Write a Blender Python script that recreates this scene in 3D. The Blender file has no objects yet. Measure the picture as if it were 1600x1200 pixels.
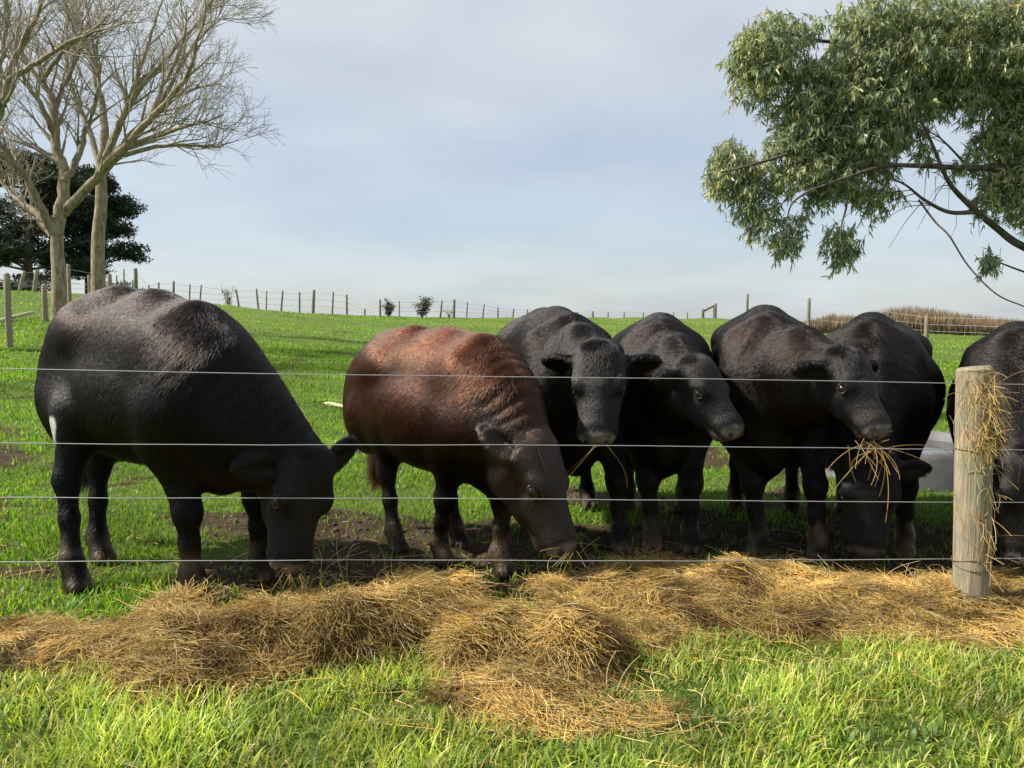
import bpy, math, random
import numpy as np
from mathutils import Vector, Matrix, noise as mnoise

R = math.radians
sc = bpy.context.scene
COL = sc.collection

# ------------------------------------------------------------------ camera
FPX, PITCH, CAMZ = 1250.0, math.atan(90.0 / 1250.0), 1.24      # focal length in photo pixels, tilt down, eye height
cam_d = bpy.data.cameras.new('camera')
cam_d.sensor_width = 36.0
cam_d.lens = 36.0 * FPX / 1600.0
cam_d.clip_start = 0.05
cam_d.clip_end = 9000.0
cam = bpy.data.objects.new('camera', cam_d)
cam.location = (0, 0, CAMZ)
cam.rotation_euler = (math.pi / 2 - PITCH, 0, 0)
COL.objects.link(cam)
sc.camera = cam

# ------------------------------------------------------------------ sun, sky, exposure
SUN_EL, SUN_AZ = R(45.0), R(183.0)           # azimuth counted from +X towards +Y: the sun stands to the left
sun_d = bpy.data.lights.new('sun', 'SUN')
sun_d.energy = 5.0
sun_d.angle = R(2.0)
sun_d.color = (1.0, 0.93, 0.82)
sun = bpy.data.objects.new('sun', sun_d)
sv = Vector((math.cos(SUN_EL) * math.cos(SUN_AZ), math.cos(SUN_EL) * math.sin(SUN_AZ), math.sin(SUN_EL)))
sun.rotation_euler = sv.to_track_quat('Z', 'Y').to_euler()
COL.objects.link(sun)

world = bpy.data.worlds.new('World')
sc.world = world
world.use_nodes = True
wn, wl = world.node_tree.nodes, world.node_tree.links
wn.clear()
w_out = wn.new('ShaderNodeOutputWorld')
w_bg = wn.new('ShaderNodeBackground')
w_bg.inputs['Strength'].default_value = 0.090
sky = wn.new('ShaderNodeTexSky')
sky.sky_type = 'NISHITA'
sky.sun_disc = False
sky.sun_elevation = SUN_EL
sky.sun_rotation = math.pi / 2 - SUN_AZ
sky.air_density, sky.dust_density, sky.ozone_density = 1.0, 1.2, 1.5
tc = wn.new('ShaderNodeTexCoord')
sep = wn.new('ShaderNodeSeparateXYZ')
wl.new(tc.outputs['Generated'], sep.inputs[0])
# clouds live on a flat layer: direction / height
zc = wn.new('ShaderNodeMath'); zc.operation = 'MAXIMUM'; zc.inputs[1].default_value = 0.0
wl.new(sep.outputs['Z'], zc.inputs[0])
za = wn.new('ShaderNodeMath'); za.operation = 'ADD'; za.inputs[1].default_value = 0.16
wl.new(zc.outputs[0], za.inputs[0])
dv = wn.new('ShaderNodeVectorMath'); dv.operation = 'DIVIDE'
cz = wn.new('ShaderNodeCombineXYZ')
for i in range(3):
    wl.new(za.outputs[0], cz.inputs[i])
wl.new(tc.outputs['Generated'], dv.inputs[0]); wl.new(cz.outputs[0], dv.inputs[1])
n1 = wn.new('ShaderNodeTexNoise'); n1.inputs['Scale'].default_value = 0.85; n1.inputs['Detail'].default_value = 4.0
n1.inputs['Roughness'].default_value = 0.45; n1.inputs['Distortion'].default_value = 0.3
wl.new(dv.outputs[0], n1.inputs['Vector'])
r1 = wn.new('ShaderNodeValToRGB')
r1.color_ramp.elements[0].position, r1.color_ramp.elements[0].color = 0.30, (0.62, 0.62, 0.62, 1)
r1.color_ramp.elements[1].position, r1.color_ramp.elements[1].color = 0.62, (0.93, 0.93, 0.93, 1)
wl.new(n1.outputs['Fac'], r1.inputs[0])
n2 = wn.new('ShaderNodeTexNoise'); n2.inputs['Scale'].default_value = 1.5; n2.inputs['Detail'].default_value = 5.0
n2.inputs['Roughness'].default_value = 0.5
wl.new(dv.outputs[0], n2.inputs['Vector'])
r2 = wn.new('ShaderNodeValToRGB')                    # cloud brightness: thin bright parts and grey bellies
r2.color_ramp.elements[0].position, r2.color_ramp.elements[0].color = 0.30, (3.85, 4.2, 4.8, 1)
r2.color_ramp.elements[1].position, r2.color_ramp.elements[1].color = 0.72, (4.9, 5.2, 5.45, 1)
wl.new(n2.outputs['Fac'], r2.inputs[0])
lowr = wn.new('ShaderNodeValToRGB')                  # the cloud deck thins towards the horizon, with a bank of haze lowest down
for _i, (_p, _v) in enumerate(((0.0, 0.9), (0.03, 0.8), (0.11, 0.62), (0.28, 1.0))):
    _e = lowr.color_ramp.elements[_i] if _i < 2 else lowr.color_ramp.elements.new(_p)
    _e.position, _e.color = _p, (_v, _v, _v, 1)
wl.new(sep.outputs['Z'], lowr.inputs[0])
cf = wn.new('ShaderNodeMath'); cf.operation = 'MULTIPLY'
wl.new(r1.outputs[0], cf.inputs[0]); wl.new(lowr.outputs[0], cf.inputs[1])
mx = wn.new('ShaderNodeMix'); mx.data_type = 'RGBA'
wl.new(cf.outputs[0], mx.inputs['Factor'])
wl.new(sky.outputs[0], mx.inputs['A']); wl.new(r2.outputs[0], mx.inputs['B'])
wl.new(mx.outputs['Result'], w_bg.inputs['Color'])
wl.new(w_bg.outputs[0], w_out.inputs['Surface'])

vs = sc.view_settings
vs.view_transform, vs.look, vs.exposure, vs.gamma = 'Standard', 'None', 0.78, 1.0
vs.use_curve_mapping = False
sc.render.engine = 'CYCLES'
sc.cycles.use_denoising = True
sc.cycles.max_bounces = 6
sc.cycles.diffuse_bounces = 3
sc.cycles.transparent_max_bounces = 8

# ------------------------------------------------------------------ helpers
rng = np.random.default_rng(7)
random.seed(7)

def at(px, py, Y):
    """point of the place that the photo shows at pixel px, py when it stands at depth Y (metres in front of the camera)"""
    a, b = (px - 800.0) / FPX, -(py - 600.0) / FPX
    d = Vector((a, math.cos(PITCH) + b * math.sin(PITCH), -math.sin(PITCH) + b * math.cos(PITCH)))
    return Vector((0, 0, CAMZ)) + d * (Y / d.y)

def tag(o, label=None, cat=None, group=None, kind=None):
    if label: o['label'] = label
    if cat: o['category'] = cat
    if group: o['group'] = group
    if kind: o['kind'] = kind
    return o

def empty(name, loc):
    o = bpy.data.objects.new(name, None)
    o.empty_display_size = 0.1
    o.location = loc
    COL.objects.link(o)
    return o

def mesh_np(name, V, F, mat=None, parent=None, smooth=True, loc=None, attrs=None):
    """V (n,3) array, F (m,k) array with k = 3 or 4; attrs: name -> (domain, type, array)"""
    V = np.asarray(V, np.float32); F = np.asarray(F, np.int32)
    me = bpy.data.meshes.new(name)
    n, (m, k) = len(V), F.shape
    me.vertices.add(n); me.vertices.foreach_set('co', V.ravel())
    me.loops.add(m * k); me.loops.foreach_set('vertex_index', F.ravel())
    me.polygons.add(m); me.polygons.foreach_set('loop_start', np.arange(0, m * k, k, dtype=np.int32))
    me.update(calc_edges=True)
    if smooth:
        me.polygons.foreach_set('use_smooth', np.ones(m, bool))
    for an, (dom, typ, arr) in (attrs or {}).items():
        a = me.attributes.new(an, typ, dom)
        arr = np.asarray(arr, np.float32)
        if typ == 'FLOAT': a.data.foreach_set('value', arr.ravel())
        elif typ == 'FLOAT_COLOR':
            if arr.shape[1] == 3: arr = np.concatenate([arr, np.ones((len(arr), 1), np.float32)], 1)
            a.data.foreach_set('color', arr.ravel())
        else: a.data.foreach_set('vector', arr.ravel())
    me.update()
    o = bpy.data.objects.new(name, me)
    if mat: me.materials.append(mat)
    COL.objects.link(o)
    if loc is not None: o.location = loc
    if parent: o.parent = parent
    return o

def curves_np(name, P, rad, mat, parent=None, tint=None, loc=None):
    """P (n,k,3) strands, rad (n,k) radii, tint (n,3) colours"""
    n, k, _ = P.shape
    cu = bpy.data.hair_curves.new(name)
    cu.add_curves([k] * n)
    cu.points.foreach_set('position', np.ascontiguousarray(P, np.float32).ravel())
    cu.points.foreach_set('radius', np.ascontiguousarray(rad, np.float32).ravel())
    if tint is not None:
        a = cu.attributes.new('tint', 'FLOAT_COLOR', 'CURVE')
        t4 = np.concatenate([tint, np.ones((n, 1))], 1).astype(np.float32)
        a.data.foreach_set('color', t4.ravel())
    cu.materials.append(mat)
    o = bpy.data.objects.new(name, cu)
    COL.objects.link(o)
    if loc is not None: o.location = loc
    if parent: o.parent = parent
    return o

def unit(v):
    v = np.asarray(v, float)
    return v / np.maximum(np.linalg.norm(v, axis=-1, keepdims=True), 1e-9)

def vnoise(P, scale, seed=0.0, octaves=3):
    """cheap smooth pseudo noise, about -1..1, vectorised (sums of rotated sines)"""
    P = np.asarray(P, float) * scale
    r = np.random.default_rng(int(seed * 1000) + 11)
    out = np.zeros(P.shape[:-1]); amp, tot = 1.0, 0.0
    for o in range(octaves):
        for j in range(3):
            d = r.normal(size=P.shape[-1]); d /= np.linalg.norm(d)
            d2 = r.normal(size=P.shape[-1]); d2 /= np.linalg.norm(d2)
            out += amp * 0.5 * np.sin(P @ d * 2.2 + r.uniform(0, 6.3) + 1.3 * np.sin(P @ d2 * 1.7 + r.uniform(0, 6.3)))
        tot += amp; amp *= 0.5; P = P * 2.03
    return out / tot / 1.04

def tube_np(paths, sides=6):
    """paths: list of (points (k,3), radii (k)); one vertex/face set of open tapered tubes"""
    VV, FF, off = [], [], 0
    ang = np.linspace(0, 2 * math.pi, sides, endpoint=False)
    for pts, rad in paths:
        pts = np.asarray(pts, float); rad = np.asarray(rad, float); k = len(pts)
        t = unit(np.gradient(pts, axis=0))
        ref = np.array([0.31, 0.17, 0.93]) if abs(t[0, 2]) < 0.9 else np.array([0.93, 0.2, 0.3])
        u = unit(np.cross(t, ref)); w = np.cross(t, u)
        ring = pts[:, None, :] + rad[:, None, None] * (np.cos(ang)[None, :, None] * u[:, None, :] + np.sin(ang)[None, :, None] * w[:, None, :])
        VV.append(ring.reshape(-1, 3))
        i = np.arange(k - 1)[:, None] * sides; j = np.arange(sides)[None, :]; j2 = (j + 1) % sides
        FF.append(np.stack([i + j, i + j2, i + sides + j2, i + sides + j], -1).reshape(-1, 4) + off)
        off += k * sides
    return np.concatenate(VV), np.concatenate(FF)

def nodes(name):
    m = bpy.data.materials.new(name); m.use_nodes = True
    nt = m.node_tree; nt.nodes.clear()
    out = nt.nodes.new('ShaderNodeOutputMaterial')
    return m, nt.nodes, nt.links, out

def ramp(N, pts):
    r = N.new('ShaderNodeValToRGB'); e = r.color_ramp.elements
    while len(e) < len(pts): e.new(0.5)
    for q, (p, c) in zip(e, pts):
        q.position = p; q.color = (c[0], c[1], c[2], 1)
    return r
# ------------------------------------------------------------------ terrain: a thin-plate surface through surveyed heights
_cp = []
for Y in (-6.0, 0.0, 2.0, 3.5, 5.0):
    for X in (-7.0, -3.5, 0.0, 3.5, 7.0):
        _cp.append((X, Y, -0.023 * (X - 1.87)))
for px, py, Y in ((-300, 545, 13.0), (15, 540, 13.6), (70, 492, 18), (-200, 452, 30), (30, 458, 30), (200, 464, 33), (400, 486, 40), (400, 505, 27), (700, 497, 46), (700, 536, 22),
                  (900, 498, 55), (1100, 500, 65), (1100, 545, 20), (1450, 533, 29), (1450, 522, 37), (1650, 523, 37), (1250, 508, 45), (1900, 535, 30), (1500, 560, 18),
                  (400, 560, 14), (1500, 660, 9), (800, 650, 9.5), (100, 640, 8)):
    p = at(px, py, Y); _cp.append((p.x, p.y, p.z))
for X, Y, z in ((-60, 60, 0.5), (-25, 75, 0.2), (0, 95, -0.5), (30, 110, -0.5), (60, 70, -0.8), (45, 55, 0.2), (-50, 20, 3.0), (40, 10, -0.8), (-40, -20, 0.8), (40, -20, -0.8), (0, -30, 0)):
    _cp.append((X, Y, z))
_cp = np.array(_cp)

def _tps(r2):
    return np.where(r2 > 0, 0.5 * r2 * np.log(np.maximum(r2, 1e-12)), 0)
_n = len(_cp)
_K = _tps(((_cp[:, None, :2] - _cp[None, :, :2]) ** 2).sum(-1)) + 0.5 * np.eye(_n)
_Pm = np.concatenate([np.ones((_n, 1)), _cp[:, :2]], 1)
_A = np.block([[_K, _Pm], [_Pm.T, np.zeros((3, 3))]])
_w = np.linalg.solve(_A, np.concatenate([_cp[:, 2], np.zeros(3)]))

def ground(X, Y):
    X = np.asarray(X, float); Y = np.asarray(Y, float)
    q = np.stack([X, Y], -1)
    r2 = ((q[..., None, :] - _cp[:, :2]) ** 2).sum(-1)
    z = _tps(r2) @ _w[:_n] + _w[_n] + _w[_n + 1] * X + _w[_n + 2] * Y
    d = np.hypot(X, Y - 15.0)
    f = np.clip((d - 70.0) / 60.0, 0, 1); f = f * f * (3 - 2 * f)
    z = z * (1 - f) + (-4.0) * f
    return z

def gz(x, y):
    return float(ground(np.array([x]), np.array([y]))[0])

def gp(px, py):
    """ground point seen at a photo pixel"""
    a = at(px, py, 1.0) - Vector((0, 0, CAMZ))
    Ys = np.arange(0.8, 90.0, 0.02)
    P = np.array([0, 0, CAMZ])[None] + np.array(a)[None] * Ys[:, None]
    s = P[:, 2] - ground(P[:, 0], P[:, 1])
    i = int(np.argmax(s < 0))
    return Vector((P[i, 0], P[i, 1], P[i, 2]))
# ------------------------------------------------------------------ where hay lies, where hooves have opened the turf
def hay_exact(X, Y):
    """thickness of the hay above the turf (m); hay is there where it is > 0"""
    X = np.asarray(X, float); Y = np.asarray(Y, float)
    P = np.stack([X, Y], -1)
    wob = 0.34 * vnoise(P, 3.4, 3.1, 3)
    out = np.full(X.shape, -1.0)
    for cx, cy, rx, ry, h, p in HAYB:
        d = np.sqrt(((X - cx) / rx) ** 2 + ((Y - cy) / ry) ** 2) + wob
        b = h * (1 - np.clip(d, 0, 3) ** p)
        b = np.where(d > 1, -0.02 - 0.1 * (d - 1), b)
        k = 0.05
        hh = np.maximum(k - np.abs(out - b), 0) / k
        out = np.maximum(out, b) + hh * hh * k * 0.25
    lum = 0.5 + 0.5 * vnoise(P, 4.2, 4.4, 3)
    return np.where(out > 0, out * (0.28 + 1.15 * lum), out)
#        centre x, y, half-width, half-depth, height, edge steepness
HAYB = [(-0.98, 2.86, 0.34, 0.17, 0.15, 4.0), (-0.60, 2.90, 0.32, 0.21, 0.205, 3.4), (-0.44, 3.10, 0.40, 0.28, 0.185, 2.2), (-1.20, 2.84, 0.66, 0.32, 0.075, 2.2), (-0.80, 3.15, 0.30, 0.20, 0.05, 2.0),
        (0.00, 2.90, 0.20, 0.20, 0.16, 2.4), (0.21, 2.82, 0.17, 0.20, 0.205, 3.6), (-0.14, 2.92, 0.30, 0.26, 0.12, 2.0), (0.06, 2.55, 0.30, 0.26, 0.040, 2.0), (0.16, 2.38, 0.33, 0.14, 0.022, 2.0), (0.62, 3.36, 0.62, 0.42, 0.075, 1.8),
        (1.10, 3.55, 0.85, 0.50, 0.075, 1.8), (1.75, 3.45, 0.75, 0.42, 0.065, 1.7), (2.35, 3.50, 0.6, 0.33, 0.06, 1.7), (1.45, 3.22, 0.60, 0.24, 0.05, 1.8)]

_hb = np.random.default_rng(5)
for _q in range(60):                                      # small hummocks where forkfuls were dropped
    _x = _hb.uniform(-1.4, 2.4); _y = 2.92 + 0.10 * _x + (0.28 if _x > 0.4 else 0.0) + _hb.normal(0, 0.16)
    _r = _hb.uniform(0.06, 0.15)
    HAYB.append((_x, _y, _r * _hb.uniform(0.8, 1.7), _r, (0.035 + 0.45 * _r) * _hb.uniform(0.6, 1.15), 2.2))

_hgx, _hgy = np.arange(-3.6, 4.0, 0.012), np.arange(2.0, 4.6, 0.012)
_HG = hay_exact(*np.meshgrid(_hgx, _hgy))

def hay_h(X, Y):
    """the same, read off a survey grid"""
    X = np.asarray(X, float); Y = np.asarray(Y, float)
    u = (X + 3.6) / 0.012; v = (Y - 2.0) / 0.012
    inside = (u >= 0) & (v >= 0) & (u < len(_hgx) - 1.001) & (v < len(_hgy) - 1.001)
    u = np.where(inside, u, 0); v = np.where(inside, v, 0)
    i, j = u.astype(int), v.astype(int); a, b = u - i, v - j
    z = (_HG[j, i] * (1 - a) + _HG[j, i + 1] * a) * (1 - b) + (_HG[j + 1, i] * (1 - a) + _HG[j + 1, i + 1] * a) * b
    return np.where(inside, z, -1.0)

def sstep(x, a, b):
    t = np.clip((x - a) / (b - a), 0, 1)
    return t * t * (3 - 2 * t)

def dirt_m(X, Y):
    """0 turf .. 1 bare trampled earth"""
    P = np.stack([X, Y], -1)
    n = vnoise(P, 1.6, 5.5, 4)
    band = sstep(Y, 3.0, 3.6) * (1 - sstep(Y, 4.5, 5.4)) * sstep(X, -2.2, -0.9) * (1 - sstep(X, 3.6, 5.0))
    far = 0.36 * sstep(Y, 3.2, 4.0) * (1 - sstep(Y, 6.0, 10.0))
    pock = sstep(vnoise(P, 3.1, 5.9, 2), 0.62, 0.85) * sstep(Y, 3.6, 4.2) * 0.8          # hoof pocks and cow pats out in the paddock
    return np.clip((band * 0.78 + far + 0.70 * n - 0.42) / 0.35 + pock, 0, 1)

a_ = 9.0; n_ = 380
u_ = np.linspace(-1, 1, n_)
gx = 3000 * np.sinh(a_ * u_) / math.sinh(a_)
gy = 3.6 + gx
GX, GY = np.meshgrid(gx, gy)
GZ = ground(GX.ravel(), GY.ravel()).reshape(GX.shape)
near = 1 - sstep(np.hypot(GX, GY - 3), 12, 40)
GP = np.stack([GX, GY], -1)
DM = dirt_m(GX, GY) * near
def ground_relief(X, Y):
    P = np.stack([X, Y], -1)
    return 0.012 * vnoise(P, 3.0, 6.1, 3) + dirt_m(X, Y) * 0.028 * vnoise(P, 12.0, 6.7, 3)
GZ = GZ + near * ground_relief(GX, GY) + 0.10 * sstep(GY, 8, 20) * (1 - sstep(GY, 60, 90)) * vnoise(GP, 0.35, 6.3, 2)
I_ = np.arange(n_ * n_).reshape(n_, n_)

def mat_ground():
    m, N, L, out = nodes('pasture')
    b = N.new('ShaderNodeBsdfPrincipled'); b.inputs['Roughness'].default_value = 0.9
    b.inputs['Specular IOR Level'].default_value = 0.15
    tcn = N.new('ShaderNodeTexCoord')
    def nz(s, d, rough=0.6, mapv=(1, 1, 1)):
        mp = N.new('ShaderNodeMapping'); mp.inputs['Scale'].default_value = mapv
        L.new(tcn.outputs['Object'], mp.inputs[0])
        t = N.new('ShaderNodeTexNoise'); t.inputs['Scale'].default_value = s; t.inputs['Detail'].default_value = d; t.inputs['Roughness'].default_value = rough
        L.new(mp.outputs[0], t.inputs['Vector']); return t
    big = nz(0.30, 8, 0.72, (0.5, 1.5, 1)); mid = nz(1.6, 8, 0.78); fine = nz(26, 6, 0.7)
    g1 = ramp(N, [(0.30, (0.070, 0.130, 0.018)), (0.46, (0.130, 0.205, 0.036)), (0.60, (0.180, 0.245, 0.045)), (0.74, (0.26, 0.27, 0.07))])
    mx1 = N.new('ShaderNodeMix'); mx1.data_type = 'FLOAT'; mx1.inputs['Factor'].default_value = 0.5
    L.new(big.outputs['Fac'], mx1.inputs['A']); L.new(mid.outputs['Fac'], mx1.inputs['B'])
    L.new(mx1.outputs['Result'], g1.inputs[0])
    fr = ramp(N, [(0.30, (0.45, 0.45, 0.45)), (0.52, (0.95, 0.95, 0.95)), (0.75, (1.35, 1.35, 1.25))])
    L.new(fine.outputs['Fac'], fr.inputs[0])
    mul = N.new('ShaderNodeMix'); mul.data_type = 'RGBA'; mul.blend_type = 'MULTIPLY'; mul.inputs['Factor'].default_value = 1
    L.new(g1.outputs[0], mul.inputs['A']); L.new(fr.outputs[0], mul.inputs['B'])
    at_ = N.new('ShaderNodeAttribute'); at_.attribute_name = 'dirt'
    dc = ramp(N, [(0.28, (0.030, 0.020, 0.012)), (0.5, (0.095, 0.062, 0.036)), (0.72, (0.17, 0.12, 0.07))])
    dn = nz(9, 8, 0.75); L.new(dn.outputs['Fac'], dc.inputs[0])
    ad = N.new('ShaderNodeMath'); ad.operation = 'ADD'
    L.new(at_.outputs['Fac'], ad.inputs[0])
    sb = N.new('ShaderNodeMath'); sb.operation = 'MULTIPLY_ADD'; sb.inputs[1].default_value = 1.2; sb.inputs[2].default_value = -0.6
    L.new(mid.outputs['Fac'], sb.inputs[0]); L.new(sb.outputs[0], ad.inputs[1])
    mr = N.new('ShaderNodeMapRange'); mr.inputs['From Min'].default_value = 0.25; mr.inputs['From Max'].default_value = 0.6
    L.new(ad.outputs[0], mr.inputs['Value'])
    mix = N.new('ShaderNodeMix'); mix.data_type = 'RGBA'
    L.new(mr.outputs[0], mix.inputs['Factor']); L.new(mul.outputs['Result'], mix.inputs['A']); L.new(dc.outputs[0], mix.inputs['B'])
    L.new(mix.outputs['Result'], b.inputs['Base Color'])
    bp = N.new('ShaderNodeBump'); bp.inputs['Strength'].default_value = 0.9; bp.inputs['Distance'].default_value = 0.05
    hmix = N.new('ShaderNodeMath'); hmix.operation = 'MULTIPLY_ADD'; hmix.inputs[1].default_value = 2.2
    L.new(dn.outputs['Fac'], hmix.inputs[0]); L.new(fine.outputs['Fac'], hmix.inputs[2])
    L.new(hmix.outputs[0], bp.inputs['Height'])
    bp2 = N.new('ShaderNodeBump'); bp2.inputs['Strength'].default_value = 0.5; bp2.inputs['Distance'].default_value = 0.25
    L.new(mid.outputs['Fac'], bp2.inputs['Height']); L.new(bp2.outputs[0], bp.inputs['Normal'])
    L.new(bp.outputs[0], b.inputs['Normal'])
    L.new(b.outputs[0], out.inputs[0])
    return m
o = mesh_np('ground', np.stack([GX.ravel(), GY.ravel(), GZ.ravel()], 1), np.stack([I_[:-1, :-1], I_[:-1, 1:], I_[1:, 1:], I_[1:, :-1]], -1).reshape(-1, 4),
            mat_ground(), None, True, None, {'dirt': ('POINT', 'FLOAT', DM.ravel())})
tag(o, 'green pasture rising gently to the skyline', 'ground', kind='structure')

def surf(X, Y):
    return ground(X, Y) + ground_relief(X, Y)

# ------------------------------------------------------------------ blades of grass
def mat_blade(name, rough=0.45, trans=0.48):
    m, N, L, out = nodes(name)
    a = N.new('ShaderNodeAttribute'); a.attribute_name = 'tint'
    b = N.new('ShaderNodeBsdfPrincipled'); b.inputs['Roughness'].default_value = rough
    b.inputs['Specular IOR Level'].default_value = 0.35
    t = N.new('ShaderNodeBsdfTranslucent')
    mx_ = N.new('ShaderNodeMixShader'); mx_.inputs[0].default_value = trans
    L.new(a.outputs['Color'], b.inputs['Base Color'])
    hsv = N.new('ShaderNodeHueSaturation'); hsv.inputs['Saturation'].default_value = 1.1; hsv.inputs['Value'].default_value = 1.25
    L.new(a.outputs['Color'], hsv.inputs['Color']); L.new(hsv.outputs[0], t.inputs['Color'])
    L.new(b.outputs[0], mx_.inputs[1]); L.new(t.outputs[0], mx_.inputs[2]); L.new(mx_.outputs[0], out.inputs[0])
    return m
M_GRASS = mat_blade('grass_blade')

def blades(P, L, Wd, lean, ang, tint, seg=3, droop=0.5, r=None, roll=None):
    """(n) blades: roots P, length, width, lean (0 upright), heading, tint (n,3) -> V, F(tri), C"""
    n = len(P)
    t = np.linspace(0, 1, seg + 1)
    hd = np.stack([np.cos(ang), np.sin(ang), np.zeros(n)], 1)
    rl = ang + math.pi / 2 + (0 if roll is None else roll)
    sd = np.stack([np.cos(rl), np.sin(rl), np.zeros(n)], 1)
    th = lean[:, None] * (0.35 + 1.3 * droop * t[None] * 1.4)               # tilt from vertical along the blade
    dx, dz = np.sin(th), np.cos(th)
    st = L[:, None] / seg
    cx = np.concatenate([np.zeros((n, 1)), np.cumsum(dx[:, :-1] * st, 1)], 1)
    cz = np.concatenate([np.zeros((n, 1)), np.cumsum(dz[:, :-1] * st, 1)], 1)
    C = P[:, None] + cx[..., None] * hd[:, None] + cz[..., None] * np.array([0, 0, 1.0])
    w = Wd[:, None] * np.clip(1 - t ** 2.2, 0, 1)[None] * (0.75 + 0.5 * np.minimum(t * 3, 1))[None] * 0.5
    Lf = C[:, :-1] - sd[:, None] * w[:, :-1, None]; Rt = C[:, :-1] + sd[:, None] * w[:, :-1, None]
    nv = 2 * seg + 1
    V = np.empty((n, nv, 3)); V[:, 0:2 * seg:2] = Lf; V[:, 1:2 * seg:2] = Rt; V[:, -1] = C[:, -1]
    tri = []
    for s in range(seg - 1):
        a = 2 * s; tri += [(a, a + 1, a + 3), (a, a + 3, a + 2)]
    tri.append((2 * seg - 2, 2 * seg - 1, 2 * seg))
    F = (np.arange(n)[:, None, None] * nv + np.array(tri)[None]).reshape(-1, 3)
    cc = np.repeat(tint[:, None], nv, 1)
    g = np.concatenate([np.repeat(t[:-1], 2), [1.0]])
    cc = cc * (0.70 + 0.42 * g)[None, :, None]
    return V.reshape(-1, 3), F, cc.reshape(-1, 3)

def pick(r, n, cols, wts):
    c = np.array(cols)[r.choice(len(cols), n, p=np.array(wts) / sum(wts))]
    return c * r.uniform(0.75, 1.25, (n, 1)) * r.uniform(0.93, 1.07, (n, 3))

def scatter(r, n, y0, y1, pw=1.0, mx=0.68, side=0.9):
    """points in the wedge in view plus a margin either side"""
    u = r.random(n)
    Y = (y0 ** pw + u * (y1 ** pw - y0 ** pw)) ** (1 / pw)
    X = r.uniform(-1, 1, n) * (mx * Y + side)
    return X, Y

gr = np.random.default_rng(21)
# long grass on the near side of the hay
X, Y = scatter(gr, 90000, 1.5, 3.75, 1.6)
Pn = np.stack([X, Y], -1)
hay = hay_h(X, Y)
cl = 0.5 + 0.5 * vnoise(Pn, 3.2, 7.7, 3)                    # tufts
edge = 1 - sstep(Y, 2.75 + 0.10 * X + 0.25 * (cl - 0.5), 3.25 + 0.10 * X)
keep = (gr.random(len(X)) < np.clip(0.30 + 0.9 * cl, 0, 1)) & (hay < 0.012 + 0.03 * cl) & (gr.random(len(X)) < 0.15 + 0.85 * edge)
X, Y, cl, edge = X[keep], Y[keep], cl[keep], edge[keep]
n = len(X)
sp = 0.5 + 0.5 * vnoise(np.stack([X, Y], -1), 2.6, 7.9, 3)
Ln = gr.uniform(0.035, 0.095, n) * (0.35 + 1.2 * cl) * (0.55 + 0.45 * edge)
tintg = pick(gr, n, [(0.29, 0.36, 0.050), (0.21, 0.30, 0.045), (0.37, 0.40, 0.070), (0.10, 0.17, 0.040), (0.46, 0.39, 0.17), (0.24, 0.32, 0.12)], [5, 4, 4, 2, 2.4, 1.6])
tintg = tintg * (0.72 + 1.2 * sp[:, None]) * np.clip(0.75 + 0.5 * cl[:, None], 0.6, 1.3)
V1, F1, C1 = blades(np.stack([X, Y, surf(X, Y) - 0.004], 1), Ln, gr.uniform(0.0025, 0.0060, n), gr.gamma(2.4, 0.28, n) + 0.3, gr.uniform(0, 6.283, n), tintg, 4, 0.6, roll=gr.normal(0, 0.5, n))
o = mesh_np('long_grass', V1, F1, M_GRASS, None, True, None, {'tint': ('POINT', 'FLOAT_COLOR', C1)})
tag(o, 'long bright green grass in the foreground in front of the hay', 'grass', kind='stuff')

# broad-leaved weeds and clover among the blades
nc = 150
cxs, cys = scatter(gr, nc, 1.7, 3.3, 1.6)
X = np.repeat(cxs, 16) + gr.normal(0, 0.045, nc * 16); Y = np.repeat(cys, 16) + gr.normal(0, 0.045, nc * 16)
kk = hay_h(X, Y) < 0.005; X, Y = X[kk], Y[kk]; n = len(X)
V3, F3, C3 = blades(np.stack([X, Y, surf(X, Y) + 0.004], 1), gr.uniform(0.025, 0.06, n), gr.uniform(0.008, 0.016, n), gr.uniform(0.6, 1.4, n), gr.uniform(0, 6.283, n), pick(gr, n, [(0.11, 0.19, 0.045), (0.16, 0.25, 0.05), (0.22, 0.29, 0.09)], [3, 3, 1]), 4, 0.55)
o = mesh_np('broadleaf_weeds', V3, F3, M_GRASS, None, True, None, {'tint': ('POINT', 'FLOAT_COLOR', C3)})
tag(o, 'low broad-leaved weeds growing among the foreground grass', 'weeds', kind='stuff')

# grazed turf beyond the fence: short tufts, thinning into bare earth
X, Y = scatter(gr, 330000, 2.9, 17.0, 0.62)
Pn = np.stack([X, Y], -1)
dm = dirt_m(X, Y); cl = 0.5 + 0.5 * vnoise(Pn, 2.3, 8.3, 4)
keep = (gr.random(len(X)) < np.clip(1.05 - 1.0 * dm, 0.14, 1) * np.clip(0.25 + 1.1 * cl, 0, 1)) & (hay_h(X, Y) < 0.01)
X, Y, cl = X[keep], Y[keep], cl[keep]; n = len(X)
sp = 0.5 + 0.5 * vnoise(np.stack([X, Y], -1), 0.7, 8.9, 3)
Ln = gr.uniform(0.018, 0.05, n) * (0.6 + 0.8 * cl) * (1 + 0.03 * Y)
tintg = pick(gr, n, [(0.21, 0.40, 0.034), (0.15, 0.32, 0.030), (0.29, 0.44, 0.046), (0.075, 0.155, 0.022), (0.38, 0.37, 0.11)], [5, 4, 3, 2.5, 1.6])
tintg = tintg * (0.5 + 1.0 * sp[:, None])
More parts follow.
